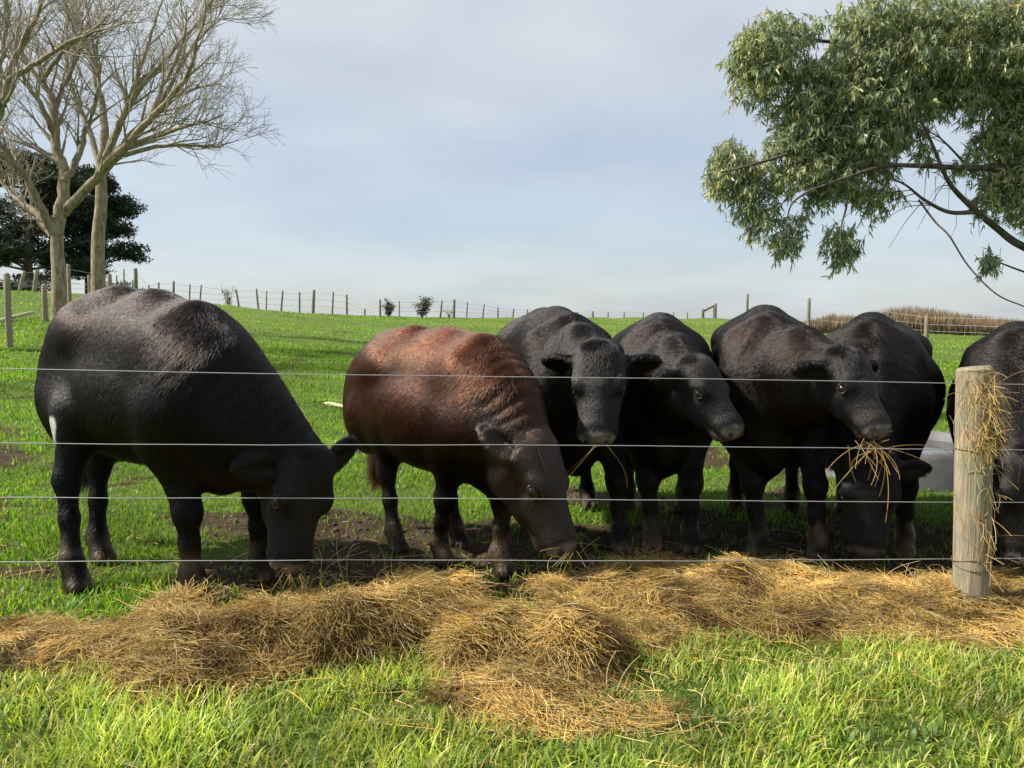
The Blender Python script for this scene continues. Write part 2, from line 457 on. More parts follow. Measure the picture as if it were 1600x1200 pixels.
V1, F1, C1 = blades(np.stack([X, Y, surf(X, Y) - 0.003], 1), Ln, gr.uniform(0.003, 0.006, n) * (0.8 + 0.10 * Y), gr.gamma(2.5, 0.3, n) + 0.15, gr.uniform(0, 6.283, n), tintg, 2, 0.6, roll=gr.normal(0, 0.6, n))
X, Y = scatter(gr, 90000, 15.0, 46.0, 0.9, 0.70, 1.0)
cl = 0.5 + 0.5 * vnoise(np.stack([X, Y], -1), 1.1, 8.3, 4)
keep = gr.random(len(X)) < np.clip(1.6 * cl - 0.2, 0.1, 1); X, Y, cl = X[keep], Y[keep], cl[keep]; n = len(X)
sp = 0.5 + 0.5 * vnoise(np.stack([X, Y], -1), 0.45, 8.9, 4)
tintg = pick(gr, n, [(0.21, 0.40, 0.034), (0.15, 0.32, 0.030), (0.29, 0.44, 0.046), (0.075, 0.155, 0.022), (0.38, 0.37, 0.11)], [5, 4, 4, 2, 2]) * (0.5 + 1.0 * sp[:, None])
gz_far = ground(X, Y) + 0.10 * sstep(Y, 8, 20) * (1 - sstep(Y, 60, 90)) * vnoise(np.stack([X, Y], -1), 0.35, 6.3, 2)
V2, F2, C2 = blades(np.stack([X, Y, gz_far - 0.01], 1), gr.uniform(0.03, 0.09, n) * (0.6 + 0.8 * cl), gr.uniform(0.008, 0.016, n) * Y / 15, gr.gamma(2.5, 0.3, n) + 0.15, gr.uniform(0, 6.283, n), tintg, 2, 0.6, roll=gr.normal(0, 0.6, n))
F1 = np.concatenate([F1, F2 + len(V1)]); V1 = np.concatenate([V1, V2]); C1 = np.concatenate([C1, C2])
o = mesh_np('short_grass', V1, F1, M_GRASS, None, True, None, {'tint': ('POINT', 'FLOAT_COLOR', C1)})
tag(o, 'short grazed turf of the paddock behind the wire fence', 'grass', kind='stuff')
# ------------------------------------------------------------------ hay
def mat_straw():
    m, N, L, out = nodes('straw')
    a = N.new('ShaderNodeAttribute'); a.attribute_name = 'tint'
    b = N.new('ShaderNodeBsdfPrincipled'); b.inputs['Roughness'].default_value = 0.5; b.inputs['Specular IOR Level'].default_value = 0.35
    t = N.new('ShaderNodeBsdfTranslucent')
    mx_ = N.new('ShaderNodeMixShader'); mx_.inputs[0].default_value = 0.18
    L.new(a.outputs['Color'], b.inputs['Base Color']); L.new(a.outputs['Color'], t.inputs['Color'])
    L.new(b.outputs[0], mx_.inputs[1]); L.new(t.outputs[0], mx_.inputs[2]); L.new(mx_.outputs[0], out.inputs[0])
    return m
M_STRAW = mat_straw()

def mat_haybed():
    m, N, L, out = nodes('hay_bed')
    b = N.new('ShaderNodeBsdfPrincipled'); b.inputs['Roughness'].default_value = 0.95; b.inputs['Specular IOR Level'].default_value = 0.1
    tcn = N.new('ShaderNodeTexCoord')
    t = N.new('ShaderNodeTexNoise'); t.inputs['Scale'].default_value = 38; t.inputs['Detail'].default_value = 8; t.inputs['Roughness'].default_value = 0.75
    L.new(tcn.outputs['Object'], t.inputs['Vector'])
    r = ramp(N, [(0.3, (0.055, 0.032, 0.012)), (0.5, (0.16, 0.095, 0.032)), (0.7, (0.30, 0.19, 0.065))])
    L.new(t.outputs['Fac'], r.inputs[0]); L.new(r.outputs[0], b.inputs['Base Color'])
    bp = N.new('ShaderNodeBump'); bp.inputs['Strength'].default_value = 1.0; bp.inputs['Distance'].default_value = 0.03
    L.new(t.outputs['Fac'], bp.inputs['Height']); L.new(bp.outputs[0], b.inputs['Normal']); L.new(b.outputs[0], out.inputs[0])
    return m

STRAW = [(0.62, 0.43, 0.125), (0.58, 0.37, 0.085), (0.66, 0.50, 0.20), (0.33, 0.195, 0.06), (0.64, 0.53, 0.29), (0.16, 0.095, 0.04)]
STRAW_W = [5, 5, 3, 3, 1.5, 1.4]
hx = np.arange(-3.0, 3.2, 0.018); hy = np.arange(2.15, 4.35, 0.018)
HX_, HY_ = np.meshgrid(hx, hy)
HH = hay_h(HX_, HY_)
HZ = ground(HX_, HY_) + np.where(HH > 0, HH, -0.03) + np.where(HH > 0, 0.012 * vnoise(np.stack([HX_, HY_], -1), 16, 9.1, 2), 0)
Ih = np.arange(HX_.size).reshape(HX_.shape)
Fq = np.stack([Ih[:-1, :-1], Ih[:-1, 1:], Ih[1:, 1:], Ih[1:, :-1]], -1).reshape(-1, 4)
ok = (HH.ravel()[Fq] > -0.02).any(1)
Fq = Fq[ok]; used = np.unique(Fq); rm = np.full(HX_.size, -1); rm[used] = np.arange(len(used))
HV = np.stack([HX_.ravel(), HY_.ravel(), HZ.ravel()], 1)[used]
hay_o = tag(mesh_np('hay_heap', HV, rm[Fq], mat_haybed()), 'long heaped row of golden loose hay lying along the fence', 'hay', kind='stuff')

def strands(r, P0, heading, L, lift, sag, k=6, wig=0.25):
    """curved straws: start P0, heading angle, length, initial rise, downward bend"""
    n = len(P0)
    t = np.linspace(-0.5, 0.5, k)[None, :]
    kap = r.normal(0, wig, n)[:, None] * 2
    th = heading[:, None] + kap * t
    st = (L / (k - 1))[:, None]
    dx, dy = np.cos(th), np.sin(th)
    dz = lift[:, None] + sag[:, None] * (t + 0.5)
    nn = np.sqrt(dx * dx + dy * dy + dz * dz)
    D = np.stack([dx / nn, dy / nn, dz / nn], -1) * st[..., None]
    return P0[:, None] + np.concatenate([np.zeros((n, 1, 3)), np.cumsum(D[:, :-1], 1)], 1)

hr_ = np.random.default_rng(33)
N0 = 380000
X = hr_.uniform(-3.0, 3.2, N0); Y = hr_.uniform(2.15, 4.3, N0)
h0 = hay_h(X, Y)
keep = (h0 > -0.016 * hr_.random(N0) ** 2) & (np.abs(X) < 0.70 * Y + 0.7)
X, Y, h0 = X[keep], Y[keep], np.maximum(h0[keep], 0)
e = 0.02
sx = (np.maximum(hay_h(X + e, Y), 0) - np.maximum(hay_h(X - e, Y), 0)) / (2 * e)
sy = (np.maximum(hay_h(X, Y + e), 0) - np.maximum(hay_h(X, Y - e), 0)) / (2 * e)
slope = np.hypot(sx, sy)
n = len(X)
Ps = np.stack([X, Y], -1)
# heading: swept by the windrow, tumbling down where the heap is steep
hd = 0.55 * 3.0 * vnoise(Ps, 2.6, 9.5, 2) + hr_.normal(0, 1.7, n)
dn = np.arctan2(-sy, -sx) + hr_.normal(0, 0.35, n)
steep = hr_.random(n) < np.clip((slope - 0.9) / 1.2, 0, 0.3)
hd = np.where(steep, dn, hd)
Ln = hr_.uniform(0.025, 0.125, n) * np.where(hr_.random(n) < 0.07, 1.6, 1.0)
# tangled locks: neighbouring stalks lie roughly together, crossing the next lock
lh, ll, lo_ = hr_.uniform(0, 6.283, 1500), hr_.normal(0.0, 0.22, 1500), hr_.uniform(-0.018, 0.034, 1500)
wx = Ps + 0.035 * np.stack([vnoise(Ps, 9, 10.1, 2), vnoise(Ps, 9, 10.4, 2)], 1) + hr_.normal(0, 0.012, Ps.shape)
ci = np.floor(wx / np.array([0.105, 0.085])).astype(int)
near_i = (ci[:, 0] * 73856 + ci[:, 1] * 19349) % 1500
inlock = hr_.random(n) < 0.48
hd = np.where(inlock & ~steep, lh[near_i] + hr_.normal(0, 0.65, n), hd)
grad = sx * np.cos(hd) + sy * np.sin(hd)
lift = np.clip(grad, -0.6, 0.4) * hr_.uniform(0.0, 0.8, n) + np.where(inlock, ll[near_i], 0.0) + hr_.normal(0.0, 0.15, n)
lift = np.minimum(lift, 0.45)
sag = np.where(steep, -0.9, -0.25) * hr_.random(n) + np.where(hr_.random(n) < 0.03, 0.5, 0.0)
Z = ground(X, Y) + h0 + hr_.uniform(-0.012, 0.020, n) + np.where(inlock, lo_[near_i] * np.minimum(1, h0 / 0.05), 0)
P = strands(hr_, np.stack([X, Y, Z], 1), hd, Ln, lift, sag, 6, 0.8)
patch = np.clip(0.5 + 0.75 * vnoise(Ps, 3.4, 9.9, 3), 0, 1)
hollow_shade = np.clip(1.9 * vnoise(Ps, 4.6, 9.4, 3) - 0.22 + 0.6 * vnoise(Ps, 13.0, 9.2, 2), 0, 1)        # shade of hollows painted into the straw colour as dark brown patches
tint = pick(hr_, n, STRAW, STRAW_W) * (0.55 + 0.65 * patch[:, None]) * (1 - hollow_shade[:, None] * np.array([0.70, 0.75, 0.78])) * np.where(inlock, 0.75 + 0.5 * ((lh[near_i] * 7.3) % 1.0), 1.0)[:, None]
rad = hr_.uniform(0.0005, 0.0011, (n, 1)) * np.ones((1, 6)); rad[:, -1] *= 0.4
curves_np('hay_stalks', P, rad, M_STRAW, hay_o, tint)
print('hay', n)

# trodden clods of mud and dung around the hooves
cn = 7000
cx_ = hr_.uniform(-2.4, 3.6, cn); cy_ = hr_.uniform(3.3, 6.2, cn)
kk = (hr_.random(cn) < dirt_m(cx_, cy_) ** 1.5 + 0.02) & (hay_h(cx_, cy_) < 0); cx_, cy_ = cx_[kk], cy_[kk]; cn = len(cx_)
sv_, sf_ = (np.array([(0, 0, 1.0)] + [(math.cos(a) * q, math.sin(a) * q, z) for q, z in ((0.8, 0.6), (1.0, 0.0)) for a in np.linspace(0, 2 * math.pi, 6, endpoint=False)]),
             np.array([(0, 1 + j, 1 + (j + 1) % 6) for j in range(6)] + [t for j in range(6) for t in ((1 + j, 7 + j, 7 + (j + 1) % 6), (1 + j, 7 + (j + 1) % 6, 1 + (j + 1) % 6))]))
cr = hr_.gamma(2.0, 0.0026, cn) + 0.003
CV = sv_[None] * cr[:, None, None] * hr_.uniform(0.45, 1.6, (cn, len(sv_), 1)) * np.stack([np.ones(cn), np.ones(cn), hr_.uniform(0.35, 0.8, cn)], 1)[:, None]
CV = CV + np.stack([cx_, cy_, surf(cx_, cy_)], 1)[:, None]
CFc = (np.arange(cn)[:, None, None] * len(sv_) + sf_[None]).reshape(-1, 3)
mud_m, mN, mL, mO = nodes('mud')
mB = mN.new('ShaderNodeBsdfPrincipled'); mB.inputs['Roughness'].default_value = 0.8
mA = mN.new('ShaderNodeAttribute'); mA.attribute_name = 'tint'
mL.new(mA.outputs['Color'], mB.inputs['Base Color']); mL.new(mB.outputs[0], mO.inputs[0])
o = mesh_np('mud_clods', CV.reshape(-1, 3), CFc, mud_m, None, True, None, {'tint': ('POINT', 'FLOAT_COLOR', np.repeat(pick(hr_, cn, [(0.055, 0.037, 0.022), (0.08, 0.055, 0.032), (0.03, 0.021, 0.014)], [3, 2, 2]), len(sv_), 0))})
tag(o, 'trodden clods of dark mud around the hooves behind the hay', 'mud', kind='stuff')

# litter of single straws strewn over grass and mud
n = 5200
X = hr_.uniform(-2.9, 3.4, n); Y = np.clip(hr_.normal(3.2, 0.75, n), 2.0, 5.2)
kk = (np.abs(X) < 0.7 * Y + 0.5) & (hay_h(X, Y) < 0) & (hr_.random(n) < 0.25 + 0.75 * (hay_h(X, Y) > -0.07)); X, Y = X[kk], Y[kk]; n = len(X)
P = strands(hr_, np.stack([X, Y, surf(X, Y) + np.where(Y < 3, 0.035, 0.010) * hr_.random(n)], 1), hr_.uniform(0, 6.28, n), hr_.uniform(0.05, 0.2, n), hr_.normal(0.08, 0.15, n), hr_.normal(-0.2, 0.2, n))
o = curves_np('hay_litter', P, np.full((n, 6), 0.0012), M_STRAW, None, pick(hr_, n, STRAW, STRAW_W))
tag(o, 'single straws scattered over the grass and mud around the hay', 'straw', kind='stuff')

# dry weed stalks standing up out of the hay and along its edge
S = []
for px, py, hgt in ((497, 905, .20), (605, 890, .16), (545, 895, .19), (1283, 905, .12), (1293, 900, .14), (1380, 905, .13), (1425, 915, .16), (1478, 925, .17), (955, 1075, .16), (925, 885, .10), (1052, 890, .09), (660, 900, .09), (1215, 915, .11), (1160, 925, .1), (1075, 1010, .10), (1330, 930, .1)):
    for q in range(2):
        p = np.array(gp(px + hr_.normal(0, 5), py + 18)); S.append((p, hgt * hr_.uniform(0.7, 1.2)))
P = []
for p, h in S:
    d = np.array([hr_.normal(0, 0.18), hr_.normal(0, 0.15), 1.0]); b = np.array([hr_.normal(0, 0.3), hr_.normal(0, 0.3), -0.15])
    t = np.linspace(0, 1, 6)[:, None]
    P.append(p - np.array([0, 0, 0.02]) + (h + 0.05) * (d * t + b * t ** 3))
P = np.array(P)
o = curves_np('dry_weed', P, np.full((len(P), 6), 0.0017) * np.linspace(1, 0.5, 6), M_STRAW, None, np.tile((0.55, 0.45, 0.25), (len(P), 1)))
tag(o, 'pale dry weed stalks standing up along the back of the hay', 'weeds', kind='stuff')
# ------------------------------------------------------------------ cattle: each body is one continuous implicit surface
class Field:
    def __init__(self, lo, hi, h):
        self.lo, self.h = np.array(lo), h
        self.n = np.ceil((np.array(hi) - self.lo) / h).astype(int) + 1
        self.f = np.full(self.n, 0.3, np.float32)
        self.prims = []
    def _grid(self, lo, hi):
        a = np.clip(np.floor((lo - self.lo) / self.h).astype(int), 0, self.n - 1)
        b = np.clip(np.ceil((hi - self.lo) / self.h).astype(int) + 1, 1, self.n)
        if np.any(b - a < 1): return None, None
        ax = [self.lo[i] + self.h * np.arange(a[i], b[i]) for i in range(3)]
        X, Y, Z = np.meshgrid(*ax, indexing='ij')
        return tuple(slice(a[i], b[i]) for i in range(3)), np.stack([X, Y, Z], -1).astype(np.float32)
    def _add(self, fn, lo, hi, k, sub=False):
        pad = k + 2.5 * self.h
        s, P = self._grid(np.array(lo) - pad, np.array(hi) + pad)
        if s is None: return
        b = fn(P); a = self.f[s]
        if sub:
            hh = np.maximum(k - np.abs(a + b), 0) / k
            self.f[s] = np.maximum(a, -b) + hh * hh * k * 0.25
        else:
            hh = np.maximum(k - np.abs(a - b), 0) / k
            self.f[s] = np.minimum(a, b) - hh * hh * k * 0.25
    def ell(self, c, r, axes=None, k=0.08, g='trunk', sub=False):
        c = np.array(c, float); r = np.array(r, float)
        M = np.eye(3) if axes is None else np.array(axes, float)      # rows: local axes
        def fn(P):
            q = (P - c) @ M.T
            k0 = np.linalg.norm(q / r, axis=-1); k1 = np.linalg.norm(q / (r * r), axis=-1)
            return k0 * (k0 - 1) / np.maximum(k1, 1e-6)
        e = np.sqrt(((M * r[:, None]) ** 2).sum(0))
        self._add(fn, c - e, c + e, k, sub)
        if not sub: self.prims.append((g, fn))
    def cap(self, a, b, ra, rb, k=0.06, g='leg', flat=None):
        a = np.array(a, float); b = np.array(b, float); ab = b - a; L2 = float(ab @ ab)
        def fn(P):
            q = P - a
            t = np.clip((q @ ab) / L2, 0, 1)
            o = q - t[..., None] * ab
            if flat is not None:
                ax, s = flat
                o = o + (o @ ax)[..., None] * ax * (1.0 / s - 1.0)
            return np.linalg.norm(o, axis=-1) - (ra + (rb - ra) * t)
        m = max(ra, rb) * (1.0 if flat is None else max(1.0, flat[1]))
        self._add(fn, np.minimum(a, b) - m, np.maximum(a, b) + m, k)
        self.prims.append((g, fn))
    def chain(self, pts, rad, k=0.06, g='leg', flat=None):
        for i in range(len(pts) - 1):
            self.cap(pts[i], pts[i + 1], rad[i], rad[i + 1], k, g, flat)
    def mesh(self):
        f = self.f; nx, ny, nz = f.shape
        ins = f < 0
        c = [ins[i:nx - 1 + i, j:ny - 1 + j, l:nz - 1 + l] for i in (0, 1) for j in (0, 1) for l in (0, 1)]
        cnt = sum(x.astype(np.int8) for x in c)
        act = (cnt > 0) & (cnt < 8)
        idx = np.argwhere(act)
        vid = np.full(act.shape, -1, np.int32); vid[act] = np.arange(len(idx))
        corner = np.array([(i, j, l) for i in (0, 1) for j in (0, 1) for l in (0, 1)])
        vals = np.stack([f[idx[:, 0] + q[0], idx[:, 1] + q[1], idx[:, 2] + q[2]] for q in corner], 1)
        acc = np.zeros((len(idx), 3)); w = np.zeros(len(idx))
        for a in range(8):
            for b in range(a + 1, 8):
                if np.abs(corner[a] - corner[b]).sum() != 1: continue
                va, vb = vals[:, a], vals[:, b]
                m = (va < 0) != (vb < 0)
                t = np.where(m, va / np.where(m, va - vb, 1), 0)
                acc += np.where(m[:, None], corner[a] + t[:, None] * (corner[b] - corner[a]), 0); w += m
        V = self.lo + self.h * (idx + acc / w[:, None])
        F = []
        for ax in range(3):
            o = [0, 0, 0]; o[ax] = 1
            s0 = [slice(1, -1)] * 3; s0[ax] = slice(0, -1)
            s1 = [slice(1, -1)] * 3; s1[ax] = slice(1, None)
            A, B = ins[tuple(s0)], ins[tuple(s1)]
            e = np.argwhere(A != B); inside = A[A != B]
            e = e + np.array([0 if i == ax else 1 for i in range(3)])
            u, v = [i for i in range(3) if i != ax]
            def cell(du, dv):
                q = e.copy(); q[:, u] -= du; q[:, v] -= dv
                return vid[q[:, 0], q[:, 1], q[:, 2]]
            quad = np.stack([cell(1, 1), cell(0, 1), cell(0, 0), cell(1, 0)], 1)
            flip = inside if ax != 1 else ~inside
            quad[~flip] = quad[~flip][:, ::-1]
            F.append(quad)
        F = np.concatenate(F)
        return V, F[(F >= 0).all(1)]

def smooth_mesh(V, F, it, lam=0.5):
    n = len(V)
    E = np.concatenate([F[:, [0, 1]], F[:, [1, 2]], F[:, [2, 3]], F[:, [3, 0]]])
    deg = np.bincount(E[:, 0], minlength=n) + np.bincount(E[:, 1], minlength=n)
    for _ in range(it):
        S = np.zeros_like(V)
        for a in range(3):
            S[:, a] = np.bincount(E[:, 0], V[E[:, 1], a], n) + np.bincount(E[:, 1], V[E[:, 0], a], n)
        V = V + lam * (S / np.maximum(deg, 1)[:, None] - V)
    return V

def mat_hide():
    m, N, L, out = nodes('hide')
    a = N.new('ShaderNodeAttribute'); a.attribute_name = 'coat'
    w = N.new('ShaderNodeAttribute'); w.attribute_name = 'wet'
    b = N.new('ShaderNodeBsdfPrincipled'); b.inputs['Specular IOR Level'].default_value = 0.12
    tcn = N.new('ShaderNodeTexCoord')
    nz = N.new('ShaderNodeTexNoise'); nz.inputs['Scale'].default_value = 130; nz.inputs['Detail'].default_value = 5
    mp = N.new('ShaderNodeMapping'); mp.inputs['Scale'].default_value = (1, 1, 0.22)
    L.new(tcn.outputs['Object'], mp.inputs[0]); L.new(mp.outputs[0], nz.inputs['Vector'])
    bp = N.new('ShaderNodeBump'); bp.inputs['Strength'].default_value = 0.1; bp.inputs['Distance'].default_value = 0.004
    L.new(nz.outputs['Fac'], bp.inputs['Height'])
    mr = N.new('ShaderNodeMapRange'); mr.inputs['To Min'].default_value = 0.6; mr.inputs['To Max'].default_value = 0.22
    L.new(w.outputs['Fac'], mr.inputs['Value']); L.new(mr.outputs[0], b.inputs['Roughness'])
    ms = N.new('ShaderNodeMapRange'); ms.inputs['To Min'].default_value = 0.12; ms.inputs['To Max'].default_value = 0.6
    L.new(w.outputs['Fac'], ms.inputs['Value']); L.new(ms.outputs[0], b.inputs['Specular IOR Level'])
    L.new(a.outputs['Color'], b.inputs['Base Color'])
    L.new(bp.outputs[0], b.inputs['Normal'])
    L.new(b.outputs[0], out.inputs[0])
    return m

def mat_coat():
    m, N, L, out = nodes('coat_hair')
    a = N.new('ShaderNodeAttribute'); a.attribute_name = 'tint'
    h = N.new('ShaderNodeBsdfHairPrincipled')
    h.parametrization = 'COLOR'
    h.inputs['IOR'].default_value = 1.32
    h.inputs['Roughness'].default_value = 0.24
    h.inputs['Radial Roughness'].default_value = 0.45
    h.inputs['Random Roughness'].default_value = 0.3
    L.new(a.outputs['Color'], h.inputs['Color'])
    L.new(h.outputs[0], out.inputs[0])
    return m

def mat_eye():
    m, N, L, out = nodes('cow_eye')
    b = N.new('ShaderNodeBsdfPrincipled')
    b.inputs['Base Color'].default_value = (0.012, 0.008, 0.007, 1)
    b.inputs['Roughness'].default_value = 0.06
    L.new(b.outputs[0], out.inputs[0])
    return m
def mat_lid():
    m, N, L, out = nodes('eyelid_skin')
    b = N.new('ShaderNodeBsdfPrincipled'); b.inputs['Base Color'].default_value = (0.035, 0.03, 0.03, 1); b.inputs['Roughness'].default_value = 0.35
    L.new(b.outputs[0], out.inputs[0]); return m
M_NOSE = nodes('nostril_dark')[0]
_b = M_NOSE.node_tree.nodes.new('ShaderNodeBsdfPrincipled'); _b.inputs['Base Color'].default_value = (0.004, 0.003, 0.003, 1); _b.inputs['Roughness'].default_value = 0.7
M_NOSE.node_tree.links.new(_b.outputs[0], M_NOSE.node_tree.nodes['Material Output'].inputs[0])
M_HIDE, M_COAT, M_EYE, M_LID = mat_hide(), mat_coat(), mat_eye(), mat_lid()
COW_H = globals().get('COW_VOXEL', 0.0122)
COW_HAIR = globals().get('COW_HAIRS', 125000)

def uv_sphere(r, seg=12, rings=8, sc3=(1, 1, 1)):
    V = [(0, 0, 1)]
    for i in range(1, rings):
        t = math.pi * i / rings
        for j in range(seg):
            p = 2 * math.pi * j / seg
            V.append((math.sin(t) * math.cos(p), math.sin(t) * math.sin(p), math.cos(t)))
    V.append((0, 0, -1))
    F = []
    for j in range(seg):
        F.append((0, 1 + j, 1 + (j + 1) % seg, 0))
    for i in range(rings - 2):
        for j in range(seg):
            a = 1 + i * seg
            F.append((a + j, a + seg + j, a + seg + (j + 1) % seg, a + (j + 1) % seg))
    last = len(V) - 1; a = 1 + (rings - 2) * seg
    tri = [f[:3] for f in F[:seg]] + [(last, a + (j + 1) % seg, a + j) for j in range(seg)]
    quads = F[seg:]
    tris = tri + [q for f in quads for q in ((f[0], f[1], f[2]), (f[0], f[2], f[3]))]
    return np.array(V) * r * np.array(sc3), np.array(tris)

def make_cow(label, rear, front, H, feet, poll, muzzle, width=1.0, hint=None, ears=(None, None), tail=None, base=(0.014, 0.012, 0.012),
             back=(0.03, 0.02, 0.017), legc=(0.010, 0.009, 0.010), face=(0.02, 0.018, 0.018), patches=(), rump_up=0.0, seed=1, withers_up=0.0, hairlen=1.35, folds=0.35, hairtone=0.19, hidetone=0.4, earf=(0.85, 0.55), earsize=1.0, deep=0.05, headw=1.07, lowz=0.72, lowt=0.4, lipc=(0.06, 0.05, 0.05)):
    """rear, front: ground points under hips and shoulders; feet: hind left, hind right, fore left, fore right"""
    r_ = np.random.default_rng(seed)
    rear = np.array([rear[0], rear[1], gz(rear[0], rear[1])]); front = np.array([front[0], front[1], gz(front[0], front[1])])
    ex = front - rear; ex[2] = 0; ln = float(np.linalg.norm(ex)); ex /= ln
    ey = np.array([-ex[1], ex[0], 0.0]); ez = np.array([0, 0, 1.0])
    hs = H / 1.30
    AX = [ex, ey, ez]
    def B(t, y, z):
        return rear + (front - rear) * t + ey * (y * hs * width) + ez * (z * hs)
    poll = np.array(poll, float); muzzle = np.array(muzzle, float)
    pts = np.array([B(-0.6, 0.5, 0), B(-0.6, -0.5, 1.5), B(1.5, 0.5, 0), B(1.5, -0.5, 1.5), poll, muzzle] + [list(f) for f in feet])
    lo, hi = pts.min(0) - 0.38, pts.max(0) + 0.38
    lo[2] = pts[:, 2].min() - 0.08
    S = Field(lo, hi, COW_H)
    ls = ln / 0.80
    # trunk
    ru, wu = rump_up, withers_up
    S.ell(B(0.50, 0, 0.87), np.array([0.60 * ls, 0.335 * width * hs, 0.30 * hs]), AX, 0.12)
    S.ell(B(0.58, 0, 0.76 - deep), np.array([0.52 * ls, 0.28 * width * hs, 0.20 * hs]), AX, 0.14)
    S.cap(B(-0.05, 0, 1.06 + ru), B(0.95, 0, 1.03 + wu), 0.175 * hs, 0.165 * hs, 0.12, 'trunk')
    S.chain([B(-0.22, 0, 1.205 + ru), B(0.12, 0, 1.208 + ru), B(0.55, 0, 1.208 + (ru + wu) / 2), B(0.98, 0, 1.20 + wu)], np.array([0.06, 0.06, 0.062, 0.065]) * hs, 0.16, 'trunk')
    S.ell(B(-0.05, 0, 0.98 + ru), np.array([0.31 * ls, 0.265 * width * hs, 0.25 * hs]), AX, 0.11)
    S.ell(B(-0.32, 0, 1.185 + ru), np.array([0.10, 0.07, 0.06]) * hs, AX, 0.09)
    for s in (-1, 1):
        S.cap(B(-0.05, s * 0.125, 1.09 + ru), B(0.92, s * 0.105, 1.08 + wu), 0.13 * hs, 0.12 * hs, 0.10, 'trunk')
    for s in (-1, 1):
        S.ell(B(0.11, s * 0.225, 1.10 + ru), np.array([0.08, 0.045, 0.05]) * hs, AX, 0.10)
        S.ell(B(-0.37, s * 0.105, 1.06 + ru), np.array([0.075, 0.055, 0.08]) * hs, AX, 0.09)
        S.ell(B(-0.14, s * 0.150, 0.84), np.array([0.235, 0.135, 0.29]) * hs, AX, 0.09)
        S.ell(B(-0.30, s * 0.115, 0.80), np.array([0.13, 0.11, 0.26]) * hs, AX, 0.10)
        S.ell(B(0.97, s * 0.155, 0.90 + wu * 0.5), np.array([0.15, 0.095, 0.25]) * hs, AX, 0.09)
        S.ell(B(1.13, s * 0.160, 0.83), np.array([0.095, 0.085, 0.12]) * hs, AX, 0.07)
    S.ell(B(1.03, 0, 0.83 - deep), np.array([0.25, 0.25 * width, 0.29]) * hs, AX, 0.10)
    S.ell(B(1.19, 0, 0.66 - deep), np.array([0.17, 0.115, 0.20]) * hs, AX, 0.11)
    S.ell(B(0.10, 0, 0.62), np.array([0.12, 0.10, 0.12]) * hs, AX, 0.08)
    # legs
    for i, s in ((0, 1), (1, -1)):
        f = np.array(feet[i], float)
        hipj = B(-0.12, s * 0.155, 0.80)
        stif = hipj * 0.55 + (f + ez * 0.68 * hs) * 0.45 + ex * 0.09 * hs
        hock = f + ez * 0.47 * hs - ex * 0.07 * hs + (stif - f) * np.array([1, 1, 0]) * 0.30
        fet = f + ez * 0.13 * hs - ex * 0.01 * hs
        S.chain([hipj, stif, hock], [0.160 * hs, 0.105 * hs, 0.048 * hs], 0.08, 'leg')
        S.ell(hock - ex * 0.018 * hs, np.array([0.054, 0.039, 0.068]) * hs, AX, 0.04, 'leg')
        S.chain([hock, hock * 0.5 + fet * 0.5, fet], [0.045 * hs, 0.034 * hs, 0.040 * hs], 0.04, 'leg')
        S.chain([fet, f + ez * 0.055 * hs + ex * 0.03 * hs], [0.047 * hs, 0.050 * hs], 0.03, 'leg')
        for q in (-1, 1):
            S.ell(f + ez * 0.033 * hs + ex * 0.045 * hs + ey * q * 0.025 * hs, np.array([0.060, 0.027, 0.040]) * hs, AX, 0.010, 'hoof')
            S.ell(f + ez * 0.105 * hs - ex * 0.05 * hs + ey * q * 0.022 * hs, np.array([0.016, 0.014, 0.02]) * hs, AX, 0.015, 'leg')
    for i, s in ((2, 1), (3, -1)):
        f = np.array(feet[i], float)
        sh = B(1.03, s * 0.160, 0.82)
        elb = B(0.95, s * 0.170, 0.68)
        elb = elb * 0.75 + (f + ez * 0.68 * hs) * 0.25
        kn = f * 0.72 + elb * 0.28; kn[2] = f[2] + 0.385 * hs
        kn = kn + ex * 0.018 * hs
        fet = f + ez * 0.12 * hs - ex * 0.010 * hs
        S.chain([sh, elb, kn], [0.130 * hs, 0.088 * hs, 0.048 * hs], 0.08, 'leg')
        S.ell(kn, np.array([0.050, 0.050, 0.062]) * hs, AX, 0.04, 'leg')
        S.chain([kn, kn * 0.5 + fet * 0.5, fet], [0.045 * hs, 0.036 * hs, 0.042 * hs], 0.04, 'leg')
        S.chain([fet, f + ez * 0.055 * hs + ex * 0.025 * hs], [0.048 * hs, 0.051 * hs], 0.03, 'leg')
        for q in (-1, 1):
            S.ell(f + ez * 0.033 * hs + ex * 0.04 * hs + ey * q * 0.026 * hs, np.array([0.060, 0.028, 0.040]) * hs, AX, 0.010, 'hoof')
            S.ell(f + ez * 0.10 * hs - ex * 0.048 * hs + ey * q * 0.022 * hs, np.array([0.016, 0.014, 0.02]) * hs, AX, 0.015, 'leg')
    # head frame
    e1 = unit(muzzle - poll)
    if hint is None:
        hh = np.array([e1[0], e1[1], 0]); hint = ez + unit(hh) * 0.8
    e3 = np.array(hint, float); e3 = unit(e3 - (e3 @ e1) * e1); e2 = np.cross(e3, e1)
    hd = float(np.clip(np.linalg.norm(muzzle - poll) / 0.48, 0.9, 1.12)) * 0.95
    HX = [e1, e2, e3]
    def Hd(x, y, z):
        return poll + (e1 * x * 0.93 + e2 * y * headw + e3 * z) * hd
    def hr(*r):
        return np.array(r) * np.array([0.96, headw, 1.0]) * hd
    # neck: crest, body and throat lines
    nap, thr = Hd(-0.01, 0, -0.06), Hd(0.12, 0, -0.17)
    wit, chest, bri = B(0.98, 0, 1.10 + withers_up), B(1.12, 0, 0.93), B(1.22, 0, 0.76)
    flat = None
    midc = wit * 0.5 + nap * 0.5 + ez * 0.03
